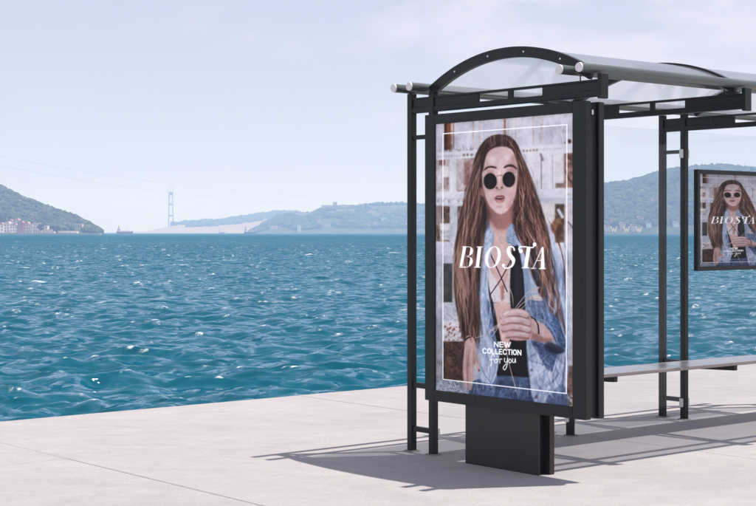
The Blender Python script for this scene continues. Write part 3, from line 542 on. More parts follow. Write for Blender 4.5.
    poly([(546, 342), (556, 346), (562, 352), (552, 354), (542, 348)], (44, 48, 62), soft=5, alpha=.8)
    poly([(500, 312), (508, 309), (522, 310), (528, 316), (530, 326), (529, 338), (520, 341), (508, 340), (501, 336), (498, 324)], (198, 156, 150), soft=2)
    for (p, w) in (([(500.5, 316.5), (506, 313.5), (516, 313), (524, 315)], 6.4), ([(500.5, 322), (508, 320), (518, 320.5), (526, 323)], 6.2), ([(501.5, 329), (509, 327), (518, 328), (526, 330)], 5.8), ([(504, 335.5), (511, 334.5), (518, 335), (525, 336)], 5.)):
        stroke([(x, y+1.6) for x, y in p], w-.6, (140, 98, 94), .6, False, soft=5); stroke(p, w-1.2, (206, 172, 170), 1, False, soft=6); stroke([(x+1, y-1.3) for x, y in p[1:]], w*.4, (228, 202, 200), .75, soft=9); ell(p[0][0]+1, p[0][1], 2., w*.34, (180, 138, 134), 6, .6); ell(p[2][0], p[2][1]+.3, 1.6, w*.3, (176, 134, 130), 8, .5)
    stroke([(502, 315), (505, 313)], 1.6, (236, 206, 206), .9); ell(501, 338, 2, 4, (214, 172, 166), 3, 1, 20)
    stroke([(529, 317), (533.5, 321), (536, 327), (536.4, 334)], 1.3, (34, 30, 34), 1, False); ell(506.5, 346, 1.2, .9, (170, 60, 60), 2, .8)
    # dried grass
    for p in ([(511, 311), (518, 302), (526, 292), (534, 288)], [(513, 311), (520, 304), (528, 298)], [(511, 308), (510, 296), (506, 286), (503, 284)], [(499, 322), (492, 328), (483, 335), (470, 340), (461, 346)], [(499, 321), (494, 331), (489, 338)], [(498, 324), (492, 330), (486, 333)], [(503, 338), (505, 356), (511, 380), (516, 398)], [(512, 312), (519, 309), (524, 304)], [(498, 324), (499, 334)], [(545, 302), (549, 308), (553, 312)]): stroke(p, .75, (206, 184, 172), .9)
    poly([(526, 299), (531, 295.5), (537, 296), (540, 300), (536, 301), (530, 300)], (216, 200, 194), soft=1.5); poly([(528, 293), (532, 288.5), (537, 287), (535, 290.5), (531, 293)], (200, 190, 190), soft=1.5); stroke([(527, 298.6), (539, 299.4)], .5, (170, 146, 132), .8)
    # --- hanging hand
    poly([(464, 338), (470, 337), (474, 345), (477.6, 362), (477.4, 372), (475.4, 373), (472.6, 364), (471.6, 374), (470, 388), (468.6, 391), (466.6, 390), (466, 380), (464, 391), (462, 386), (460.6, 370), (462, 352)], (206, 164, 156), soft=1.5)
    stroke([(467, 350), (465.5, 368), (465.8, 382)], .8, (150, 104, 98), .8, soft=3); stroke([(471.8, 352), (472, 366)], .7, (160, 112, 104), .8, soft=3); stroke([(463.6, 346), (462.6, 366), (463.6, 384)], 1.2, (230, 196, 190), .8, soft=4); stroke([(469.6, 350), (469, 372)], 1.2, (228, 194, 188), .8, soft=4); ell(477, 371, .9, 1.4, (110, 70, 66), 1.5, .8)
    stroke([(462.6, 341.5), (466, 338.4), (470.5, 337)], 1.6, (54, 50, 56), .95, False); hair([[(468, 320), (469, 338), (471, 350)], [(474, 320), (475, 338), (474, 352)]], 14, .8, 1.8, .9, .8)
    # denim folds
    for i in range(46):
        x = 526+rs.rand()*36; y = 236+rs.rand()*80
        stroke([(x, y), (x+2+rs.randn()*2, y+10), (x+3+rs.randn()*4, y+20+rs.rand()*8)], .8+rs.rand()*1.6, (62, 90, 140) if rs.rand() < .6 else (196, 210, 232), .32, soft=5)
    for i in range(40):
        x = 530+rs.rand()*30; y = 346+rs.rand()*44
        stroke([(x, y), (x+rs.randn()*3, y+7), (x+rs.randn()*5, y+14)], .8+rs.rand()*1.5, (52, 78, 128) if rs.rand() < .55 else (192, 208, 232), .34, soft=5)
    for i in range(34):
        x = 474+rs.rand()*18; y = 270+rs.rand()*95
        stroke([(x, y), (x+rs.randn()*1.5, y+8), (x+rs.randn()*2, y+16)], .7+rs.rand()*1.2, (80, 110, 162) if rs.rand() < .6 else (200, 214, 236), .3, soft=5)
    hair(Rg, 70, .35, .9, 1.6, .7, 2.2)
    for p, w in (([(523, 345), (526, 372), (528, 400)], 2.2), ([(565, 350), (561, 376), (560, 400)], 2), ([(544, 346), (556, 353), (562, 350)], 2)): stroke(p, w, (40, 56, 96), .5, soft=6)
    # --- tone: soft photographic print
    big = vnoise(CH, CW, 90)*.5+vnoise(CH, CW, 28)*.3+vnoise(CH, CW, 9)*.2
    cv *= (1+.38*(big-.5))[..., None]
    for k in range(3): cv[..., k] = cv[..., k]*.2+.8*blur(cv[..., k], 1)
    # print darkens towards the bottom
    yy_, xx_ = np.mgrid[0:CH, 0:CW]; cv *= (1.06-.16*np.clip((yy_/CH-.55)*1.6, 0, 1))[..., None]
    lum = cv.mean(2, keepdims=True)
    n = (vnoise(CH, CW, 2.5)-.5)[..., None]*.03
    blue = np.clip((cv[..., 2:3]-cv[..., 0:1])*3.2, 0, 1)
    d = lum+(cv-lum)*(.70-.22*blue)+blue*.02
    d = np.clip(d, 0, 1); d = d*d*(3-2*d)*.85+d*.15                # gentle S curve
    cv[:] = np.clip(d*[.985, .965, .985]*.85+.0+n, 0, 1)
    # --- white print: border and lettering
    WHT = (250, 250, 252)
    for a, b in (((441, 134), (564.4, 124.4)), ((564.4, 124.4), (563.8, 393.8)), ((563.8, 393.8), (441, 380.2)), ((441, 380.2), (441, 134))): stroke([a, b], 1.0, WHT, .9, False, soft=1)
    def E(x, y): return (450+x/7.56, 235+y/7.56)
    def ZP(pts, smooth=False): poly([E(*p) for p in pts], WHT, smooth, 1)
    # B
    ZP([(84, 90), (108, 90), (78, 240), (52, 244), (52, 250), (106, 250), (106, 244)][:3]+[(58, 240)]); ZP([(76, 90), (118, 90), (117, 95), (75, 95)]); ZP([(56, 243), (104, 243), (103, 250), (55, 250)])
    def lobe(cx, cy, rx, ry, th, a0, a1, sl=-.19):
        o = []; i_ = []
        for a in np.linspace(math.radians(a0), math.radians(a1), 20):
            X, Y = math.cos(a), math.sin(a); w = 1+(th-1)*abs(X)
            o.append((cx+rx*X+sl*(ry*Y), cy+ry*Y)); i_.append((cx+(rx-th*abs(X)**1.5-2.5)*X+sl*((ry-4.5)*Y), cy+(ry-4.5)*Y))
        ZP(o+i_[::-1])
    lobe(116, 128, 42, 38, 21, -98, 95); lobe(112, 208, 44, 42, 22, -95, 98)
    # I
    ZP([(196, 92), (222, 92), (204, 246), (178, 246)]); ZP([(186, 90), (234, 90), (233, 96), (185, 96)]); ZP([(168, 243), (216, 243), (215, 250), (167, 250)])
    # O : heavy sides
    def ring(cx, cy, rx, ry, th, sl):
        o = []; i_ = []
        for a in np.linspace(0, 2*math.pi, 48, endpoint=True):
            X, Y = math.cos(a), math.sin(a)
            o.append((cx+rx*X+sl*ry*Y, cy+ry*Y)); i_.append((cx+(rx-th)*X+sl*(ry-4.5)*Y, cy+(ry-4.5)*Y))
        ZP(o+i_[::-1])
    ring(308, 170, 58, 82, 24, -.16)
    # S
    stroke([E(470, 116), E(462, 96), E(442, 90), E(424, 100), E(418, 122), E(428, 148), E(450, 178), E(458, 210), E(446, 240), E(420, 252), E(394, 250), E(380, 232)], 1.3, WHT, 1, False); ZP([(424, 98), (440, 108), (436, 122), (452, 150), (474, 180), (472, 214), (454, 244), (440, 246), (452, 214), (444, 190), (424, 158), (412, 130), (414, 110)], True)
    ell(*E(388, 232), 1.5, 1.7, WHT, 1); ell(*E(468, 112), .9, 1.3, WHT, 1)
    # T with swash
    stroke([E(520, 122), E(504, 112), E(510, 94), E(540, 90), E(580, 94), E(606, 96), E(622, 80)], 1.15, WHT, 1, False); ell(*E(518, 124), 1.9, 2.0, WHT, 1); ell(*E(622, 72), 1.9, 2.1, WHT, 1)
    ZP([(564, 92), (592, 94), (568, 248), (540, 248)]); ZP([(526, 246), (584, 246), (583, 253), (525, 253)])
    # A
    stroke([E(680, 94), E(610, 254)], .65, WHT, 1, False); ZP([(676, 92), (690, 92), (698, 254), (668, 254)]); stroke([E(640, 194), E(684, 194)], .65, WHT, 1, False); ZP([(594, 250), (632, 250), (631, 257), (593, 257)]); ZP([(654, 252), (708, 252), (707, 259), (653, 259)])
    # small sans lines
    FONT = {'N': [[(0, 1), (0, 0), (1, 1), (1, 0)]], 'E': [[(1, 0), (0, 0), (0, 1), (1, 1)], [(0, .5), (.85, .5)]], 'W': [[(0, 0), (.27, 1), (.5, .15), (.73, 1), (1, 0)]], 'C': [[(.95, .2), (.7, 0), (.3, 0), (0, .3), (0, .7), (.3, 1), (.7, 1), (.95, .8)]],
            'O': [[(.5, 0), (.15, .12), (0, .5), (.15, .88), (.5, 1), (.85, .88), (1, .5), (.85, .12), (.5, 0)]], 'L': [[(0, 0), (0, 1), (.9, 1)]], 'T': [[(0, 0), (1, 0)], [(.5, 0), (.5, 1)]], 'I': [[(0, 0), (0, 1)]]}
    def word(s, x, y, cw, ch, gap, w, sl):
        for chh in s:
            W_ = {'W': 1.45, 'I': .0, 'L': .75, 'E': .75, 'N': .95, 'T': .9}.get(chh, 1.)*cw
            for st in FONT[chh]: stroke([(x+px*W_, y+py*ch+sl*(px*W_)) for px, py in st], w, WHT, 1, False, smooth=False, soft=1)
            x += W_+gap; y += sl*(W_+gap)
    word('NEW', 492.2, 342.5, 4.0, 4.8, 1.7, 1.05, .02); word('COLLECTION', 480.9, 349., 3.3, 4.8, 1.22, 1.05, .045)
    for p in ([(492.5, 357), (491, 355), (489.4, 357), (489.2, 365), (488, 367)], [(487.8, 360.6), (491.5, 360)], [(493.6, 359.6), (492.4, 361.6), (493.6, 363.6), (495.4, 361.8), (494.2, 359.6), (496.6, 360)], [(497.6, 363.8), (498, 359.6), (499.8, 359.8)],
              [(502.4, 358.6), (502.4, 362), (504.6, 362.6), (505.4, 358.6), (504.8, 366), (502.6, 370.4), (501, 368), (504, 364.4)], [(507.4, 359.4), (506.6, 362), (508, 363.4), (509.4, 361.4), (508, 359.4)], [(510.4, 359), (510.4, 362.6), (512.4, 362.6), (513, 359), (513.4, 363)]): stroke(p, .75, WHT, .95, False)
    out = cv.reshape(CH//2, 2, CW//2, 2, 3).mean((1, 3))
    return np.clip(out, 0, 1)

def poster_mesh(name, img):
    h, w, _ = img.shape
    X, Y = np.meshgrid(np.linspace(0, 1, w), np.linspace(1, 0, h))
    co = np.c_[X.ravel(), np.zeros(h*w), Y.ravel()].astype(np.float32)      # x right, z up, faces -y
    i = np.arange((h-1)*w).reshape(h-1, w)[:, :-1].ravel()
    quads = np.c_[i, i+w, i+w+1, i+1].astype(np.int32)
    me = bpy.data.meshes.new(name)
    me.vertices.add(len(co)); me.vertices.foreach_set('co', co.ravel())
    me.loops.add(quads.size); me.loops.foreach_set('vertex_index', quads.ravel())
    me.polygons.add(len(quads)); me.polygons.foreach_set('loop_start', np.arange(0, quads.size, 4, dtype=np.int32))
    me.update(calc_edges=True)
    lin = np.where(img <= .04045, img/12.92, ((img+.055)/1.055)**2.4)
    at = me.color_attributes.new('print', 'FLOAT_COLOR', 'POINT')
    at.data.foreach_set('color', np.c_[lin.reshape(-1, 3), np.ones(h*w)].astype(np.float32).ravel())
    return me
# ---------------------------------------------------------------- end of poster
# ================================================================ setting: quay, sea, hills, haze
BASE = Vector((.3423, 9.8248, 0)); RZ = math.atan2(.642, .767)        # shelter's own axes: x along it, y towards the sea
WATER = -1.0
EDGE = 3.46
quay = empty('quay', BASE, RZ); tag(quay, kind='structure')
MB().box(-60, 90, -60, EDGE-.02, -4, -.09).build('quay_body', MAT['joint_filler'], quay)
proto = {}
xs = [-1.90+3.4*k for k in range(-7, 13)]; ys = [EDGE, 1.41]+[1.41-6.6*k for k in range(1, 4)]
for i in range(len(xs)-1):
    for j in range(len(ys)-1):
        wx, wy = xs[i+1]-xs[i], ys[j]-ys[j+1]
        key = round(wy, 3)
        if key not in proto:
            me = MB().box(.0025, wx-.0025, .0025, wy-.0025, -.09, 0, .003).build('slab', MAT['concrete'], quay); me.location = (xs[i], ys[j+1], 0); proto[key] = me.data
        else: link('slab', proto[key], None, quay, (xs[i], ys[j+1], random.uniform(-.0012, .0006)))
# outer ground beyond the slabs (never in view): same concrete, one sheet
for nm, b in (('outer_paving', (xs[-1], 90, -60, EDGE)), ('outer_paving', (-60, xs[0], -60, EDGE)), ('outer_paving', (xs[0], xs[-1], -60, ys[-1]))):
    MB().box(*b, -.09, -.004).build(nm, MAT['concrete'], quay)

def build_sea():
    K = (CAMZ-WATER)*F*1.354
    near = K/np.arange(K/13, K/62, -.9); mid = np.concatenate([np.arange(62, 300, .55), np.arange(300, 900, 1.5)]); far = np.geomspace(905, 26000, 40)
    d = np.concatenate([near, mid, far])
    s = np.concatenate([-np.geomspace(3.0, .31, 26), np.linspace(-.30, .30, 580), np.geomspace(.31, 3.0, 26)])
    Yg, Sg = np.meshgrid(d, s, indexing='ij'); Xg = (Yg*Sg).astype(np.float32); Yg = Yg.astype(np.float32)
    dd = np.gradient(d)[:, None].astype(np.float32); ds = (np.gradient(s)[None, :]*Yg).astype(np.float32)
    Z = np.zeros_like(Xg); DX = np.zeros_like(Xg); DY = np.zeros_like(Xg); J = np.zeros_like(Xg)
    rs = np.random.RandomState(3)
    nW = 84; lam = np.geomspace(.17, 5., nW)*(1+.06*rs.randn(nW))
    main = math.radians(-100)
    for L in lam:
        th = main+rs.randn()*math.radians(34 if L > 1.2 else 50); k = 2*math.pi/L; kx, ky = k*math.cos(th), k*math.sin(th)
        slope = .064*math.exp(-((math.log(L/.8))/1.4)**2); A = slope/k; ph = rs.rand()*6.283
        sp = np.maximum(ds*abs(math.cos(th)), dd*abs(math.sin(th))); att = np.clip((L/sp-1.8)/1.6, 0, 1)*np.clip((900-Yg)/520, 0, 1)
        if att.max() <= 0: continue
        p = kx*Xg+ky*Yg+ph; c = np.cos(p); sn = np.sin(p); a = A*att
        Z += a*c; Qc = .72*a; DX -= Qc*math.cos(th)*sn; DY -= Qc*math.sin(th)*sn; J += slope*att*c
    # gusts: some patches of the sea are steeper than others
    sd = J.std(axis=1, keepdims=True)+1e-4
    fl = np.clip((Yg-40)/350, 0, 1); foam = np.clip((J/sd-2.2-.9*fl)/.5, 0, 1)
    far_f = np.clip((Yg-70)/600, 0, 1)**.7
    co = np.stack([Xg+DX, Yg+DY, Z+WATER], -1).reshape(-1, 3)
    print('sea', Xg.shape, 'z std', Z[:200].std(), 'J', np.percentile(J[:300], [50, 90, 97, 99, 99.7]))
    me = grid_mesh('sea', co, len(s), len(d), {'foam': foam, 'far': far_f})
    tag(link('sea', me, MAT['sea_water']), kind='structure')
build_sea()

# ---- hills
def forest_mat(name, dark, light, soil):
    m = bpy.data.materials.new(name); m.use_nodes = True; t = m.node_tree; p = t.nodes['Principled BSDF']; p.inputs['Roughness'].default_value = .95; p.inputs['Specular IOR Level'].default_value = .1
    g = N(t, 'ShaderNodeNewGeometry'); a = N(t, 'ShaderNodeTexNoise'); a.inputs['Scale'].default_value = .05; a.inputs['Detail'].default_value = 9; a.inputs['Roughness'].default_value = .7; t.links.new(g.outputs['Position'], a.inputs[0])
    r = N(t, 'ShaderNodeValToRGB'); e = r.color_ramp.elements; e[0].position = .36; e[0].color = (*dark, 1); e[1].position = .60; e[1].color = (*light, 1); x = e.new(.74); x.color = (*soil, 1); t.links.new(a.outputs[0], r.inputs[0]); t.links.new(r.outputs[0], p.inputs['Base Color']); MAT[name] = m
forest_mat('wood_green', (.006, .013, .008), (.085, .105, .048), (.24, .22, .13))
forest_mat('slope_earth', (.03, .05, .022), (.085, .09, .045), (.26, .21, .15))
forest_mat('cliff_earth', (.22, .18, .14), (.34, .28, .22), (.42, .36, .3))
_GR = {}
def fbm(X, Y, sc_, seed, octv=5):
    if seed not in _GR: _GR[seed] = np.random.RandomState(seed).rand(6, 256, 256)
    out = np.zeros_like(X); amp = 1.
    for o in range(octv):
        g = _GR[seed][o]; x = X/sc_*2**o+97; y = Y/sc_*2**o+41
        xi = np.floor(x).astype(int); yi = np.floor(y).astype(int); fx = x-xi; fy = y-yi; fx = fx*fx*(3-2*fx); fy = fy*fy*(3-2*fy)
        G = lambda i, j: g[i % 256, j % 256]
        out += amp*((G(xi, yi)*(1-fx)+G(xi+1, yi)*fx)*(1-fy)+(G(xi, yi+1)*(1-fx)+G(xi+1, yi+1)*fx)*fy-.5); amp *= .5
    return out
HILLS = {}
def hill(name, sil, D, depth, ridge=.6, material='slope_earth', rough=.12, seed=1, px_step=1.2, ny=60):
    px = np.arange(sil[0][0], sil[-1][0]+.1, px_step); yy = np.interp(px, [s[0] for s in sil], [s[1] for s in sil])
    yy = np.convolve(np.pad(yy, 4, mode='edge'), np.ones(9)/9, 'valid')
    t = np.linspace(0, 1, ny); Dr = D+ridge*depth
    R = CAMZ+(HY-yy)/F*Dr-WATER
    prof = np.where(t < ridge, np.sin(np.clip(t/ridge, 0, 1)*math.pi/2)**.8, 1-.75*((t-ridge)/(1-ridge))**1.5)
    PXg, Tg = np.meshgrid(px, t); Yg = D+Tg*depth; Xg = (PXg-PX)/F*Yg
    Zg = R[None, :]*prof[:, None]
    nz = fbm(Xg, Yg, depth*.35, seed)
    Zg = WATER-1.5+np.maximum(Zg, 0)*(1+rough*nz*np.sin(np.clip(t/ridge, 0, 1)*math.pi)[:, None]*1.6)+nz*1.2*(t > .02)[:, None]+1.2*np.minimum(1, t*30)[:, None]
    me = grid_mesh(name, np.stack([Xg, Yg, Zg], -1).reshape(-1, 3), len(px), ny)
    o = link(name, me, MAT[material]); tag(o, kind='structure'); HILLS[name] = (px, t, Xg, Yg, Zg, D, depth); return o
def ground_at(name, p, tt):
    px, t, X, Y, Z, D, dep = HILLS[name]; i = np.clip(np.searchsorted(px, p)-1, 0, len(px)-2); j = np.clip(np.searchsorted(t, tt)-1, 0, len(t)-2)
    fx = (p-px[i])/(px[i+1]-px[i]); fy = (tt-t[j])/(t[j+1]-t[j])
    def L(A): return (A[j, i]*(1-fx)+A[j, i+1]*fx)*(1-fy)+(A[j+1, i]*(1-fx)+A[j+1, i+1]*fx)*fy
    return Vector((L(X), L(Y), L(Z)))
bm = bmesh.new(); bmesh.ops.create_icosphere(bm, subdivisions=1, radius=1); ICO_V = np.array([p.co[:] for p in bm.verts]); ICO_F = np.array([[q.index for q in f.verts] for f in bm.faces]); bm.free()
def woodland(name, hname, n, rlo, rhi, p0, p1, t0, t1, label, seed, density=None, clear=()):
    rs = np.random.RandomState(seed); V = []; Fc = []; k = 0; tries = 0
    while k < n and tries < n*6:
        tries += 1
        p = p0+rs.rand()*(p1-p0); t = t0+rs.rand()**1.1*(t1-t0); g = ground_at(hname, p, t)
        if any(a0 < p < a1 and b0 < t < b1 for a0, a1, b0, b1 in clear): continue
        if density and fbm(np.array([g.x]), np.array([g.y]), density[0], seed+5, 3)[0] < density[1]: continue
        r = rlo+rs.rand()**1.6*(rhi-rlo)
        v = ICO_V*(1+.10*rs.randn(len(ICO_V), 1))*[r, r, r*(.7+.35*rs.rand())]+[g.x, g.y, g.z+r*.4]
        V.append(v); Fc.append(ICO_F+k*len(ICO_V)); k += 1
    V = np.concatenate(V); Fc = np.concatenate(Fc)
    me = bpy.data.meshes.new(name); me.from_pydata(V.tolist(), [], Fc.tolist()); me.update()
    tag(link(name, me, MAT['wood_green']), label, 'woodland', kind='stuff')

hill('headland', [(-190, 100), (-100, 139), (-40, 168), (0, 188.5), (14, 196), (29, 203), (44, 209), (58, 214), (73, 219), (82, 222.5), (88, 226), (95, 230), (101, 233.5), (106, 236)], 1780, 620, .6, 'slope_earth', .16, 3)
hill('cliff_coast', [(120, 233), (150, 230.5), (172, 226), (176, 224.5), (200, 223.5), (222, 222.5), (240, 219.5), (257, 216.5), (275, 214), (300, 214), (330, 216), (360, 225), (380, 234)], 5200, 900, .5, 'cliff_earth', .1, 8)
hill('ridge_coast', [(x_, y_+2 if y_ < 230 else y_) for x_, y_ in [(240, 236), (252, 232), (258, 227), (266, 221.5), (279, 214.5), (290, 212.5), (306, 212.5), (311, 210), (319, 205.5), (332, 203.2), (345, 203.2), (365, 203.5), (400, 204), (432, 204.5), (470, 203), (520, 206), (560, 218), (600, 234), (606, 237)]], 3500, 1000, .6, 'slope_earth', .14, 12)
hill('forest_hill', [(x_, y_+4.5 if y_ < 230 else y_) for x_, y_ in [(515, 238), (530, 226), (560, 200), (590, 187), (604, 184.5), (626, 182.5), (645, 178), (660, 173), (668, 171.5), (692, 167), (723, 164.5), (745, 166), (775, 170), (860, 172), (960, 180), (1040, 205), (1100, 236)]], 2100, 900, .6, 'slope_earth', .14, 21)
woodland('wood', 'headland', 6000, 2.6, 6, -120, 100, .05, .72, 'hazy green woodland covering the headland above the waterfront houses', 4, (90, -.6), ((72, 84, 0, .16), (18, 30, .27, .37)))
woodland('wood', 'ridge_coast', 3600, 4, 8.5, 250, 470, .04, .7, 'pale hazy woodland on the long ridge in the middle distance', 6, (120, -.1))
woodland('wood', 'forest_hill', 9000, 3., 6.5, 585, 800, .03, .7, 'blue green forest covering the high hill behind the shelter glass', 9, (150, -.45))
woodland('wood', 'cliff_coast', 500, 7, 14, 172, 300, .2, .55, 'faint strip of trees along the farthest clifftop coast', 15, (160, .0))

# ---- haze
mh = bpy.data.materials.new('haze_air'); mh.use_nodes = True; t = mh.node_tree; t.nodes.clear(); ho = N(t, 'ShaderNodeOutputMaterial'); pv = N(t, 'ShaderNodeVolumePrincipled')
pv.inputs['Color'].default_value = (.42, .62, 1, 1); pv.inputs['Absorption Color'].default_value = (1, 1, 1, 1); pv.inputs['Density'].default_value = 3.0e-4; pv.inputs['Anisotropy'].default_value = .1; t.links.new(pv.outputs[0], ho.inputs['Volume'])
hz = MB().box(-26000, 26000, -3000, 27000, -6, 330).build('haze', mh); tag(hz, 'pale blue sea haze thinning the distant coast', 'haze', kind='stuff')

# ================================================================ bus shelter
PM = MAT['dark_paint']
sh = empty('bus_shelter', BASE, RZ); tag(sh, 'dark metal bus shelter with arched clear roof and bench on the quay', 'bus shelter')
FR = [(.03, 0.), (1.41, .055), (2.78, .115), (4.17, .115)]            # frames along the shelter: position, set-back of the posts
PW = .0235
def arch_profile(z_off=0., th=.066, n=28, b0=.03, b1=-1.41):
    c = (b0+b1)/2; h = (b0-b1)/2; s = .195; R = (h*h+s*s)/(2*s); zc = 2.425+s-R; a = math.asin(h/R); out = []
    for k in range(n+1):
        q = -a+2*a*k/n; out.append((c-(R+z_off)*math.sin(q), zc+(R+z_off)*math.cos(q)))
    inn = []
    for k in range(n+1):
        q = -a+2*a*k/n; inn.append((c-(R+z_off-th)*math.sin(q), zc+(R+z_off-th)*math.cos(q)))
    return out, inn
AO, AI = arch_profile()
for fi, (a, b) in enumerate(FR):
    for y in (b, b+.215): MB().box(a-PW, a+PW, y-PW, y+PW, 0, 2.395, .003).build('post', PM, sh)
    for y in (b, b+.215):                                                 # rough grout left round each foot
        rg = np.random.RandomState(fi*7+int(y*100)+3); n_ = 15; ring = [(a+math.cos(q)*r_, y+math.sin(q)*r_) for q, r_ in ((2*math.pi*k/n_, .043+.022*rg.rand()) for k in range(n_))]
        g_ = MB(); g_.add([(x_, y_, .0005) for x_, y_ in ring]+[(a+(x_-a)*.8, y+(y_-y)*.8, .006+.003*rg.rand()) for x_, y_ in ring], [tuple(range(n_, 2*n_))]+[(k, (k+1) % n_, (k+1) % n_+n_, k+n_) for k in range(n_)]); g_.build('grout', MAT['grout'], sh, True)
    for z, hgt in ((2.1, .028), (.448, .036), (.155, .034)): MB().box(a-.014, a+.014, b+PW, b+.215-PW, z-hgt/2, z+hgt/2, .002).build('cross_bar', PM, sh)
    # cantilever beam: two flanges, plated ends, a strut between
    y0, y1 = b+.215+PW-.004, -1.46
    bo = MB().box(a-.019, a+.026, y1, y0, 2.262, 2.298, .003).build('beam', PM, sh)
    MB().box(a-.017, a+.024, y1, y0, 2.349, 2.363, .002).build('top_flange', PM, bo)
    MB().box(a-.012, a+.012, -.43+b*.6, y0-.01, 2.2985, 2.3485).build('web_plate', PM, bo)
    MB().box(a-.012, a+.012, y1, -1.0+b*.2, 2.2985, 2.3485).build('web_plate', PM, bo)
    MB().box(a-.012, a+.012, -.735+b*.3, -.705+b*.3, 2.2985, 2.3485).build('strut', PM, bo)
    MB().box(a-.034, a+.034, y1-.03, y1-.001, 2.248, 2.395, .003).build('end_plate', PM, bo)
    MB().tube([(a, -1.30, 2.36), (a, -1.30, 2.40)], .004, 8).build('hanger', PM, bo)
    # arch
    prof = AO+AI[::-1]
    ar = MB().prism(prof, a-.016, a+.016, 0).build('roof_arch', PM, sh)
    for k in (5, 11, 17, 23):
        y, z = (AO[k][0]+AI[k][0])/2, (AO[k][1]+AI[k][1])/2
        MB().tube([(a-.016, y, z), (a-.021, y, z)], .0062, 10).build('bolt', MAT['steel_bolt'], ar)
    # bracket under the bench
    if 0 < fi: MB().prism([(b-PW, .445), (-.375, .463), (-.375, .42), (b-PW, .405)], a-.018, a+.018, 0).build('bench_bracket', PM, sh)
MB().prism([(FR[0][1]-PW, .445), (-.375, .463), (-.375, .42), (-PW, .405)], FR[0][0]-.018+.10, FR[0][0]+.018+.10, 0).build('bench_bracket', PM, sh)
for y in (.221, .064, -1.276, -1.432):
    tb = MB().tube([(-.122, y, 2.424), (4.62, y, 2.424)], .0285, 24).build('roof_tube', MAT['tube_paint'], sh, True)
    MB().tube([(-.131, y, 2.424), (-.1225, y, 2.424)], [.0268, .0286], 24).build('end_cap', MAT['cap_plastic'], tb, True)
    MB().tube([(4.6205, y, 2.424), (4.63, y, 2.424)], [.0286, .0268], 24).build('end_cap', MAT['cap_plastic'], tb, True)
for fi in range(3):                                                     # curved clear roof, one sheet for each bay
    a0, a1 = FR[fi][0]+.0165, FR[fi+1][0]-.0165
    o_, i_ = arch_profile(-.012, .006, 28, .03, -1.405)
    MB().prism(o_+i_[::-1], a0, a1, 0).build('roof_panel', MAT['roof_sheet'], sh, True)
    # back wall glass
    (p, b0), (q, b1) = FR[fi], FR[fi+1]
    ang = math.atan2(b1-b0, q-p); L = math.hypot(q-p, b1-b0)
    gp = MB().box(.036, L-.036, -.004, .004, .115, 2.255).build('glass_panel', MAT['clear_glass'], sh); gp.location = (p, b0, 0); gp.rotation_euler = (0, 0, ang)
    for x in (.036, L-.036):
        for z in (.135, 2.083):
            c = MB().box(x-.014, x+.014, -.013, .013, z-.034, z+.034, .002).build('glass_clip', MAT['clip_metal'], gp)
    if fi == 1:
        for x in (.49, .64, .79):                                       # three white letter marks on the pane
            w = MB(); q_ = [(-.032, .021), (-.016, -.021), (0, .012), (.016, -.021), (.032, .021)]
            for (x0, z0), (x1, z1) in zip(q_, q_[1:]):
                w.add([(x+x0-.004, -.006, 1.488+z0), (x+x0+.006, -.006, 1.488+z0), (x+x1+.006, -.006, 1.488+z1), (x+x1-.004, -.006, 1.488+z1), (x+x0-.004, -.0045, 1.488+z0), (x+x0+.006, -.0045, 1.488+z0), (x+x1+.006, -.0045, 1.488+z1), (x+x1-.004, -.0045, 1.488+z1)], [(0, 1, 2, 3), (7, 6, 5, 4), (0, 3, 7, 4), (1, 5, 6, 2), (0, 4, 5, 1), (3, 2, 6, 7)])
            for xx in (-.034, .034): w.box(x+xx-.012, x+xx+.012, -.006, -.0045, 1.488+.0185, 1.488+.0235)
            w.build('letter_w', MAT['decal_white'], gp)
# bench: flat metal seat with a paler front edge
be = MB().box(.16, 4.55, -.372, -.045, .462, .482, .003).build('bench_seat', MAT['bench_metal'], sh)
MB().box(.16, 4.55, -.388, -.373, .459, .483, .003).build('front_edge', MAT['bench_edge'], be)
MB().box(.16, 4.55, -.044, -.032, .459, .483, .003).build('rear_edge', MAT['bench_edge'], be)

# ================================================================ lightbox with the large poster
lb = empty('advertising_lightbox', BASE, RZ); tag(lb, 'tall black lightbox with large fashion poster on a dark plinth at the shelter end', 'lightbox')
LA0, LA1 = -.078, .087; B0, B1 = -.034, -1.438; Z0, Z1 = .374, 2.232
PB0, PB1, PZ0, PZ1 = -.128, -1.332, .445, 2.167
def door(a_front, a_back, sgn):
    f = MB(); w = .024
    # mitred frame, proud of the poster
    f.box(a_front, a_back, PB0, B0, Z0, Z1, .004); d = f.build('frame_stile', PM, lb)
    MB().box(a_front, a_back, B1, PB1, Z0, Z1, .004).build('frame_stile', PM, lb)
    MB().box(a_front+.0008, a_back-.0008, PB1, PB0, PZ1, Z1-.0005).build('frame_rail', PM, lb)
    MB().box(a_front+.0008, a_back-.0008, PB1, PB0, Z0+.0005, PZ0).build('frame_rail', PM, lb)
door(LA0, LA0+.048, 1); door(LA1-.048, LA1, -1)
MB().box(LA0+.0485, LA1-.0485, B1+.022, B0-.022, Z0+.012, Z1-.012).build('housing', MAT['groove_paint'], lb)
MB().box(-.008, .008, B1+.012, B1+.0215, 2.155, 2.185, .002).build('lock', MAT['clip_metal'], lb)
pl = MB().box(-.052, -.036, -1.035, -.392, 0, Z0-.001, .003).build('plinth_panel', MAT['plinth_bounce_paint'], lb)
MB().box(-.0355, .0205, -1.008, -.42, 0, Z0-.001).build('plinth_core', MAT['groove_paint'], lb)
MB().box(.021, .064, -1.06, -.392, 0, Z0-.001, .003).build('plinth_panel', MAT['plinth_bounce_paint'], lb)
POSTER = poster_mesh('poster', paint_poster()); POSTER.materials.append(MAT['poster_print'])
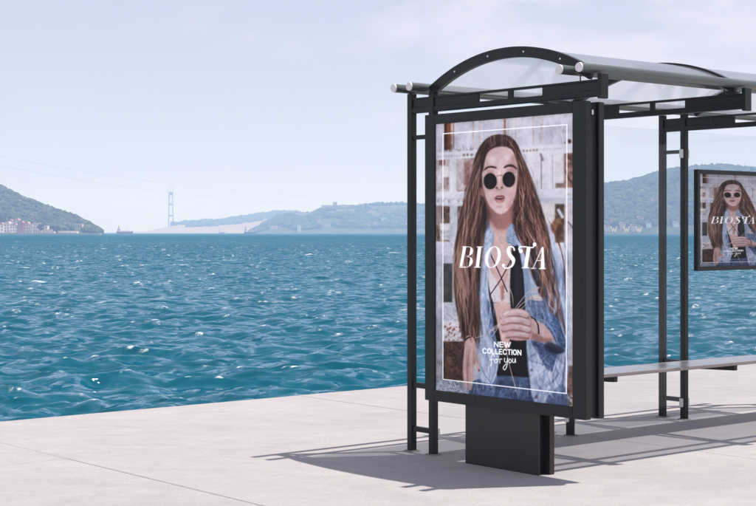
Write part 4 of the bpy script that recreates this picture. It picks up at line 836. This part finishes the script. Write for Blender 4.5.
po = link('poster', POSTER, None, lb); po.material_slots[0].link = 'OBJECT'; po.material_slots[0].material = MAT['brightened_print']; po.scale = (PB0-PB1, 1, PZ1-PZ0); po.rotation_euler = (0, 0, -math.pi/2); po.location = (LA0+.016, PB0, PZ0)
MB().box(LA0+.017, LA0+.048, PB1+.0005, PB0-.0005, PZ0+.0005, PZ1-.0005).build('back_panel', MAT['decal_white'], lb)
MB().box(LA0+.006, LA0+.010, PB1+.0005, PB0-.0005, PZ0+.0005, PZ1-.0005).build('cover_glass', MAT['poster_glass'], lb)

# ================================================================ small framed poster on the back glass
fp = empty('framed_poster', BASE+Matrix.Rotation(RZ, 3, 'Z') @ Vector((2.885, FR[2][1]-.008, 1.163)), RZ); tag(fp, 'small black framed copy of the fashion poster hung on the back glass above the bench', 'poster')
W2, H2, BW = .98, .80, .034
MB().box(0, BW, -.04, 0, 0, H2, .003).build('frame_stile', PM, fp); MB().box(W2-BW, W2, -.04, 0, 0, H2, .003).build('frame_stile', PM, fp)
MB().box(BW, W2-BW, -.0395, -.0005, 0.0005, BW).build('frame_rail', PM, fp); MB().box(BW, W2-BW, -.0395, -.0005, H2-BW, H2-.0005).build('frame_rail', PM, fp)
MB().box(BW, W2-BW, -.014, -.001, BW, H2-BW).build('back_panel', MAT['decal_white'], fp)
p2 = link('poster', POSTER, None, fp); p2.scale = (W2-2*BW, 1, H2-2*BW); p2.location = (BW, -.016, BW)
MB().box(BW+.0004, W2-BW-.0004, -.030, -.027, BW+.0004, H2-BW-.0004).build('cover_glass', MAT['poster_glass'], fp)

# ================================================================ far shore: houses, ships, tower, cables
for nm, c in (('wall_white', (.82, .80, .77)), ('wall_cream', (.66, .58, .48)), ('wall_pink', (.70, .54, .48)), ('wall_maroon', (.40, .19, .18)), ('wall_grey', (.5, .5, .52)), ('roof_tile', (.45, .24, .18)), ('roof_pale', (.55, .42, .38)), ('pane_dark', (.2, .21, .23)), ('hull_red', (.36, .10, .08)), ('hull_dark', (.08, .09, .12)), ('ship_white', (.75, .75, .75)), ('tower_paint', (.20, .22, .27)), ('cable_steel', (.12, .12, .14)), ('stone', (.42, .38, .33)), ('bark', (.10, .07, .05))):
    mat(nm, c, .8, var=.12, scale=.6)
WIN = {}
def house(x0, x1, ytop, ybase, D, wall, roof, label, group, pitched=True, nwin=3, floors=3, name='house', depth=11, win=True):
    w = (x1-x0)/F*D; base = pt((x0+x1)/2, ybase, D); h = (ybase-ytop)/F*D; rh = min(2.8, h*.25) if pitched else .5; hw = h-rh
    r = empty(name, (base.x, base.y, base.z), 0); tag(r, label, 'building', group)
    MB().box(-w/2, w/2, 0, depth, -3, hw).build('wall', MAT[wall], r)
    if pitched: MB().prism([(-w/2-.5, hw), (w/2+.5, hw), (w/2-w*.18, hw+rh), (-w/2+w*.18, hw+rh)], -.5, depth+.5, 1).build('roof', MAT[roof], r)
    else: MB().box(-w/2-.25, w/2+.25, -.25, depth+.25, hw+.002, hw+rh).build('roof', MAT[roof], r)
    if win:
        for f in range(floors):
            for k in range(nwin):
                x = -w/2+w*(k+.5)/nwin; z = hw*(f+.5)/floors; ww = w/nwin*.42; wh = hw/floors*.5
                o = MB().box(-ww/2, ww/2, -.12, .02, -wh/2, wh/2).build('window', MAT['pane_dark'], r); o.location = (x, 0, z)
    return r
G1 = 'houses along the waterfront under the headland'
S = 235.2
house(-9, 3.5, 222.5, S, 1772, 'wall_white', 'roof_tile', 'white waterfront house with red roof at the left picture edge', G1, True, 4, 3)
house(4, 9.4, 221.5, S, 1776, 'wall_white', 'roof_pale', 'narrow white waterfront house beside the red roofed corner house', G1, True, 2, 4)
house(9.8, 17.2, 223.6, S, 1770, 'wall_white', 'roof_pale', 'broad white house left of the maroon one on the shore', G1, True, 3, 3)
house(17.6, 23.2, 221, S, 1768, 'wall_maroon', 'roof_tile', 'maroon red house between pale houses on the shore', G1, True, 3, 4)
house(23.5, 28.4, 221.6, S, 1772, 'wall_pink', 'roof_tile', 'pink house right of the maroon house on the shore', G1, True, 2, 4)
house(28.7, 32.6, 224.2, S, 1770, 'wall_grey', 'roof_pale', 'narrow grey house right of the pink house', G1, True, 2, 3)
house(33, 40.2, 222.8, S, 1774, 'wall_cream', 'roof_pale', 'tall cream building with flat roof near the waterside tree', G1, False, 3, 4)
house(42.6, 47.4, 225.4, S, 1770, 'wall_cream', 'roof_pale', 'small cream house right of the waterside tree', G1, False, 2, 3)
house(47.7, 54, 229, S, 1768, 'wall_white', 'roof_pale', 'low white house at the right end of the houses', G1, True, 3, 2)
house(58.5, 77, 231, S, 1768, 'wall_white', 'roof_pale', 'long low white boathouse below the wooded slope', G1, False, 7, 1)
house(73, 82, 223.4, 228.6, 1845, 'wall_cream', 'roof_pale', 'flat cream building above the bare cliff on the headland tip', G1, False, 4, 1)
house(21, 29.5, 211.5, 213.6, 2010, 'wall_pink', 'roof_tile', 'small pink building alone high on the wooded headland', G1, True, 3, 1)
house(6, 12, 219.5, 224, 1800, 'wall_pink', 'roof_tile', 'red roofed house in the second row behind white houses', G1, True, 3, 1)
house(13.5, 18.5, 218.6, 224, 1806, 'wall_white', 'roof_tile', 'white gabled house in the second row behind the maroon house', G1, True, 2, 2)
ST = MB().box(-1, 1, 0, 1, 0, 1)
qw = MB(); a_ = pt(-20, 235.2, 1760); b_ = pt(100, 235.2, 1760); qw.box(a_.x, b_.x, 1757, 1772, -3, .8); tag(qw.build('sea_wall', MAT['stone']), 'long stone embankment wall at the foot of the headland', 'sea wall')
def crown_tree(px, D, z, h, r, label, seed):
    rs = np.random.RandomState(seed); b = pt(px, 230, D); root = empty('tree', (b.x, b.y, z)); tag(root, label, 'tree', 'trees standing among the waterfront houses')
    MB().tube([(0, 0, -1), (.2, 0, h*.3), (0, 0, h*.55)], [.5, .4, .2], 8).build('trunk', MAT['bark'], root)
    V = []; Fc = []
    for k in range(60):
        d = rs.randn(3); d /= np.linalg.norm(d); d *= rs.rand()**.4; q = r*(.22+.2*rs.rand())
        V.append(ICO_V*(1+.25*rs.randn(len(ICO_V), 1))*q+d*[r, r, h*.34]+[0, 0, h*.62]); Fc.append(ICO_F+k*len(ICO_V))
    me = bpy.data.meshes.new('crown'); me.from_pydata(np.concatenate(V).tolist(), [], np.concatenate(Fc).tolist()); link('crown', me, MAT['wood_green'], root)
crown_tree(41, 1762, .8, 12, 3.4, 'dark round tree between the two cream shore houses', 1)
crown_tree(2.5, 1790, 3, 20, 5, 'tall dark tree behind the white houses at the left edge', 2)
crown_tree(56, 1764, .8, 7, 3, 'low dark tree between the low white house and the boathouse', 3)

G2 = 'small pale buildings scattered on the middle ridge'
LBL = 'tiny pale building on the hazy ridge in the middle distance'
def on_hill(hname, px, tt, w, h, wall, roof, label, group, pitched=False, name='house', depth=14):
    g = ground_at(hname, px, tt); r = empty(name, (g.x, g.y, g.z)); tag(r, label, 'building', group)
    MB().box(-w/2, w/2, -depth/2, depth/2, -8, h).build('wall', MAT[wall], r)
    if pitched: MB().prism([(-w/2-.6, h), (w/2+.6, h), (w/2*.6, h+3), (-w/2*.6, h+3)], -depth/2-.6, depth/2+.6, 1).build('roof', MAT[roof], r)
    else: MB().box(-w/2-.4, w/2+.4, -depth/2-.4, depth/2+.4, h+.003, h+.8).build('roof', MAT[roof], r)
    return r
on_hill('ridge_coast', 304, .36, 42, 11, 'wall_white', 'roof_pale', 'wide white building on the left shoulder of the middle ridge', G2)
on_hill('ridge_coast', 345.5, .30, 48, 10, 'wall_cream', 'roof_pale', 'wide cream building halfway up the middle ridge', G2)
on_hill('ridge_coast', 326, .49, 24, 6, 'wall_pink', 'roof_pale', 'long pinkish wall like building just under the ridge crest', G2)
c_ = on_hill('ridge_coast', 335, .60, 11, 8, 'stone', 'stone', 'stone tower block standing on the crest of the middle ridge', G2)
on_hill('ridge_coast', 299, .03, 7, 13, 'wall_white', 'roof_pale', 'slim white tower at the foot of the middle ridge', G2)
rr = np.random.RandomState(31)
for px, tt in ((331, .22), (352, .40), (344, .43), (360, .17), (318, .12), (372, .33), (378, .2), (389, .28), (394, .09), (385, .12), (367, .06), (352, .08), (339, .05), (327, .06), (310, .05), (290, .10), (274, .08), (399, .15), (412, .2), (418, .1), (376, .06), (405, .05)):
    on_hill('ridge_coast', px, tt, 8+rr.rand()*12, 5+rr.rand()*5, ['wall_white', 'wall_cream', 'wall_pink'][rr.randint(3)], 'roof_tile' if rr.rand() < .5 else 'roof_pale', LBL, G2, rr.rand() < .6)
G3 = 'small buildings along the foot of the forest hill'
for px, tt in ((607, .02), (612, .05), (622, .03), (633, .02), (640, .06), (648, .03), (653, .05), (654, .16), (675, .03), (611, .24)):
    on_hill('forest_hill', px, tt, 4+rr.rand()*5, 2.5+rr.rand()*2, ['wall_white', 'wall_cream', 'wall_pink'][rr.randint(3)], 'roof_tile' if rr.rand() < .5 else 'roof_pale', 'tiny pale house at the foot of the forest hill seen through the glass', G3, rr.rand() < .6)
for px, hh, lb_ in ((745, 14, 'thin radio mast on the crest of the forest hill above the small poster'), (739, 8, 'shorter radio mast left of the tall one on the forest hill')):
    g = ground_at('forest_hill', px, .6); r = empty('radio_mast', g); tag(r, lb_, 'mast', 'radio masts on the forest hill')
    MB().tube([(0, 0, -2), (0, 0, hh)], [.45, .2], 6).build('pole', MAT['cable_steel'], r); MB().bar((-1.2, 0, hh*.8), (1.2, 0, hh*.8), .3).build('cross_arm', MAT['cable_steel'], r)

# twin legged tower far up the strait
DT = 6000; u_ = DT/F; b0 = pt(170.9, 234, DT); tw = empty('bridge_tower', (b0.x, b0.y, 0)); tag(tw, 'tall twin legged tower with cross beams fading in haze beyond the strait', 'tower')
def tz(y): return CAMZ+(HY-y)*u_
for sgn in (-1, 1): MB().prism([(-2.4, 0), (2.4, 0), (1.8, 1), (-1.8, 1)][:0] or [(sgn*2.4*u_-.48*u_, WATER), (sgn*2.4*u_+.48*u_, WATER), (sgn*1.7*u_+.38*u_, tz(192)), (sgn*1.7*u_-.38*u_, tz(192))], -3, 3, 1).build('leg', MAT['tower_paint'], tw)
for y0, y1 in ((192.2, 195.4), (203.5, 205.2), (215, 216.6), (226, 227.5)): MB().box(-2.0*u_, 2.0*u_, -2.4, 2.4, tz(y1), tz(y0)).build('cross_beam', MAT['tower_paint'], tw)
for x in (-2.9, -.3, 2.2): MB().tube([(x*u_, 0, tz(192.3)), (x*u_, 0, tz(186.5))], [.9, .5], 6).build('mast', MAT['tower_paint'], tw)
def cable(pts, label):
    # smooth curve through points measured at the distance given with each
    p = [pt(x, y, d) for x, y, d in pts]; m = MB().tube(p, .075, 5); o = m.build('overhead_cable', MAT['cable_steel'])
    tag(o, label, 'cable', 'cables strung across the strait')
def sag(x0, y0, x1, y1, d0, d1, s, n=40): return [(x0+(x1-x0)*k/n, y0+(y1-y0)*k/n+s*4*(k/n)*(1-k/n), d0+(d1-d0)*k/n) for k in range(n+1)]
cable(sag(-60, 152, 440, 206, 2100, 3500, 16), 'lower of the two faint cables sagging across the hazy sky')
cable(sag(-60, 143, 440, 201, 2100, 3500, 14), 'upper of the two faint cables sagging across the hazy sky')

def ship(px, py, D, L, hull, label, H=4.0):
    b = pt(px, py, D); r = empty('cargo_ship', (b.x, b.y, WATER)); tag(r, label, 'ship', 'ships far out on the strait')
    n = 12; prof = []
    for k in range(n+1): prof.append((-L/2+L*k/n, H+(1.2*(max(0, (k/n-.75))/.25)**2)+.5*(max(0, .15-k/n)/.15)))
    m = MB(); V = []; 
    for k in range(n+1):
        x = -L/2+L*k/n; w = 4.2*min(1, (1-k/n)*3.2+.05)*min(1, k/n*6+.7); V += [(x, -w, prof[k][1]), (x, w, prof[k][1]), (x-(0 if k < n else 2), w*.7, -1), (x-(0 if k < n else 2), -w*.7, -1)]
    f = []
    for k in range(n):
        for e in range(4): f.append((k*4+e, k*4+(e+1) % 4, k*4+4+(e+1) % 4, k*4+4+e))
    f += [(3, 2, 1, 0), (n*4, n*4+1, n*4+2, n*4+3)]
    m.add(V, f); m.build('hull', MAT[hull], r)
    br = MB().box(-L*.44, -L*.27, -3.2, 3.2, H+.3, H+5.2, .2).build('bridge', MAT['ship_white'], r); MB().box(-L*.42, -L*.29, -2.6, 2.6, H+5.2, H+7.4, .2).build('wheelhouse', MAT['ship_white'], r)
    MB().box(-L*.445, -L*.268, -3.25, -3.1, H+3.6, H+4.5).build('window_band', MAT['pane_dark'], br)
    MB().tube([(-L*.38, 0, H+7.4), (-L*.38, 0, H+10.6)], [.8, .7], 8).build('funnel', MAT['hull_red'], r)
    MB().tube([(L*.1, 0, H), (L*.1, 0, H+7)], .3, 6).build('mast', MAT['ship_white'], r); MB().tube([(L*.40, 0, H), (L*.40, 0, H+5)], .25, 6).build('mast', MAT['ship_white'], r)
    for k in range(3): MB().box(-L*.2+k*L*.17, -L*.2+k*L*.17+L*.14, -3, 3, H+.2, H+1.6, .1).build('hatch', MAT['wall_cream'], r)
ship(125, 234, 2700, 30, 'hull_red', 'red hulled cargo ship on the horizon beside the headland')
ship(250.5, 234, 2750, 24, 'hull_dark', 'small dark ship in front of the left end of the ridge', 3)
ship(222, 234, 3600, 14, 'hull_dark', 'tiny faint boat left of the small dark ship', 2)
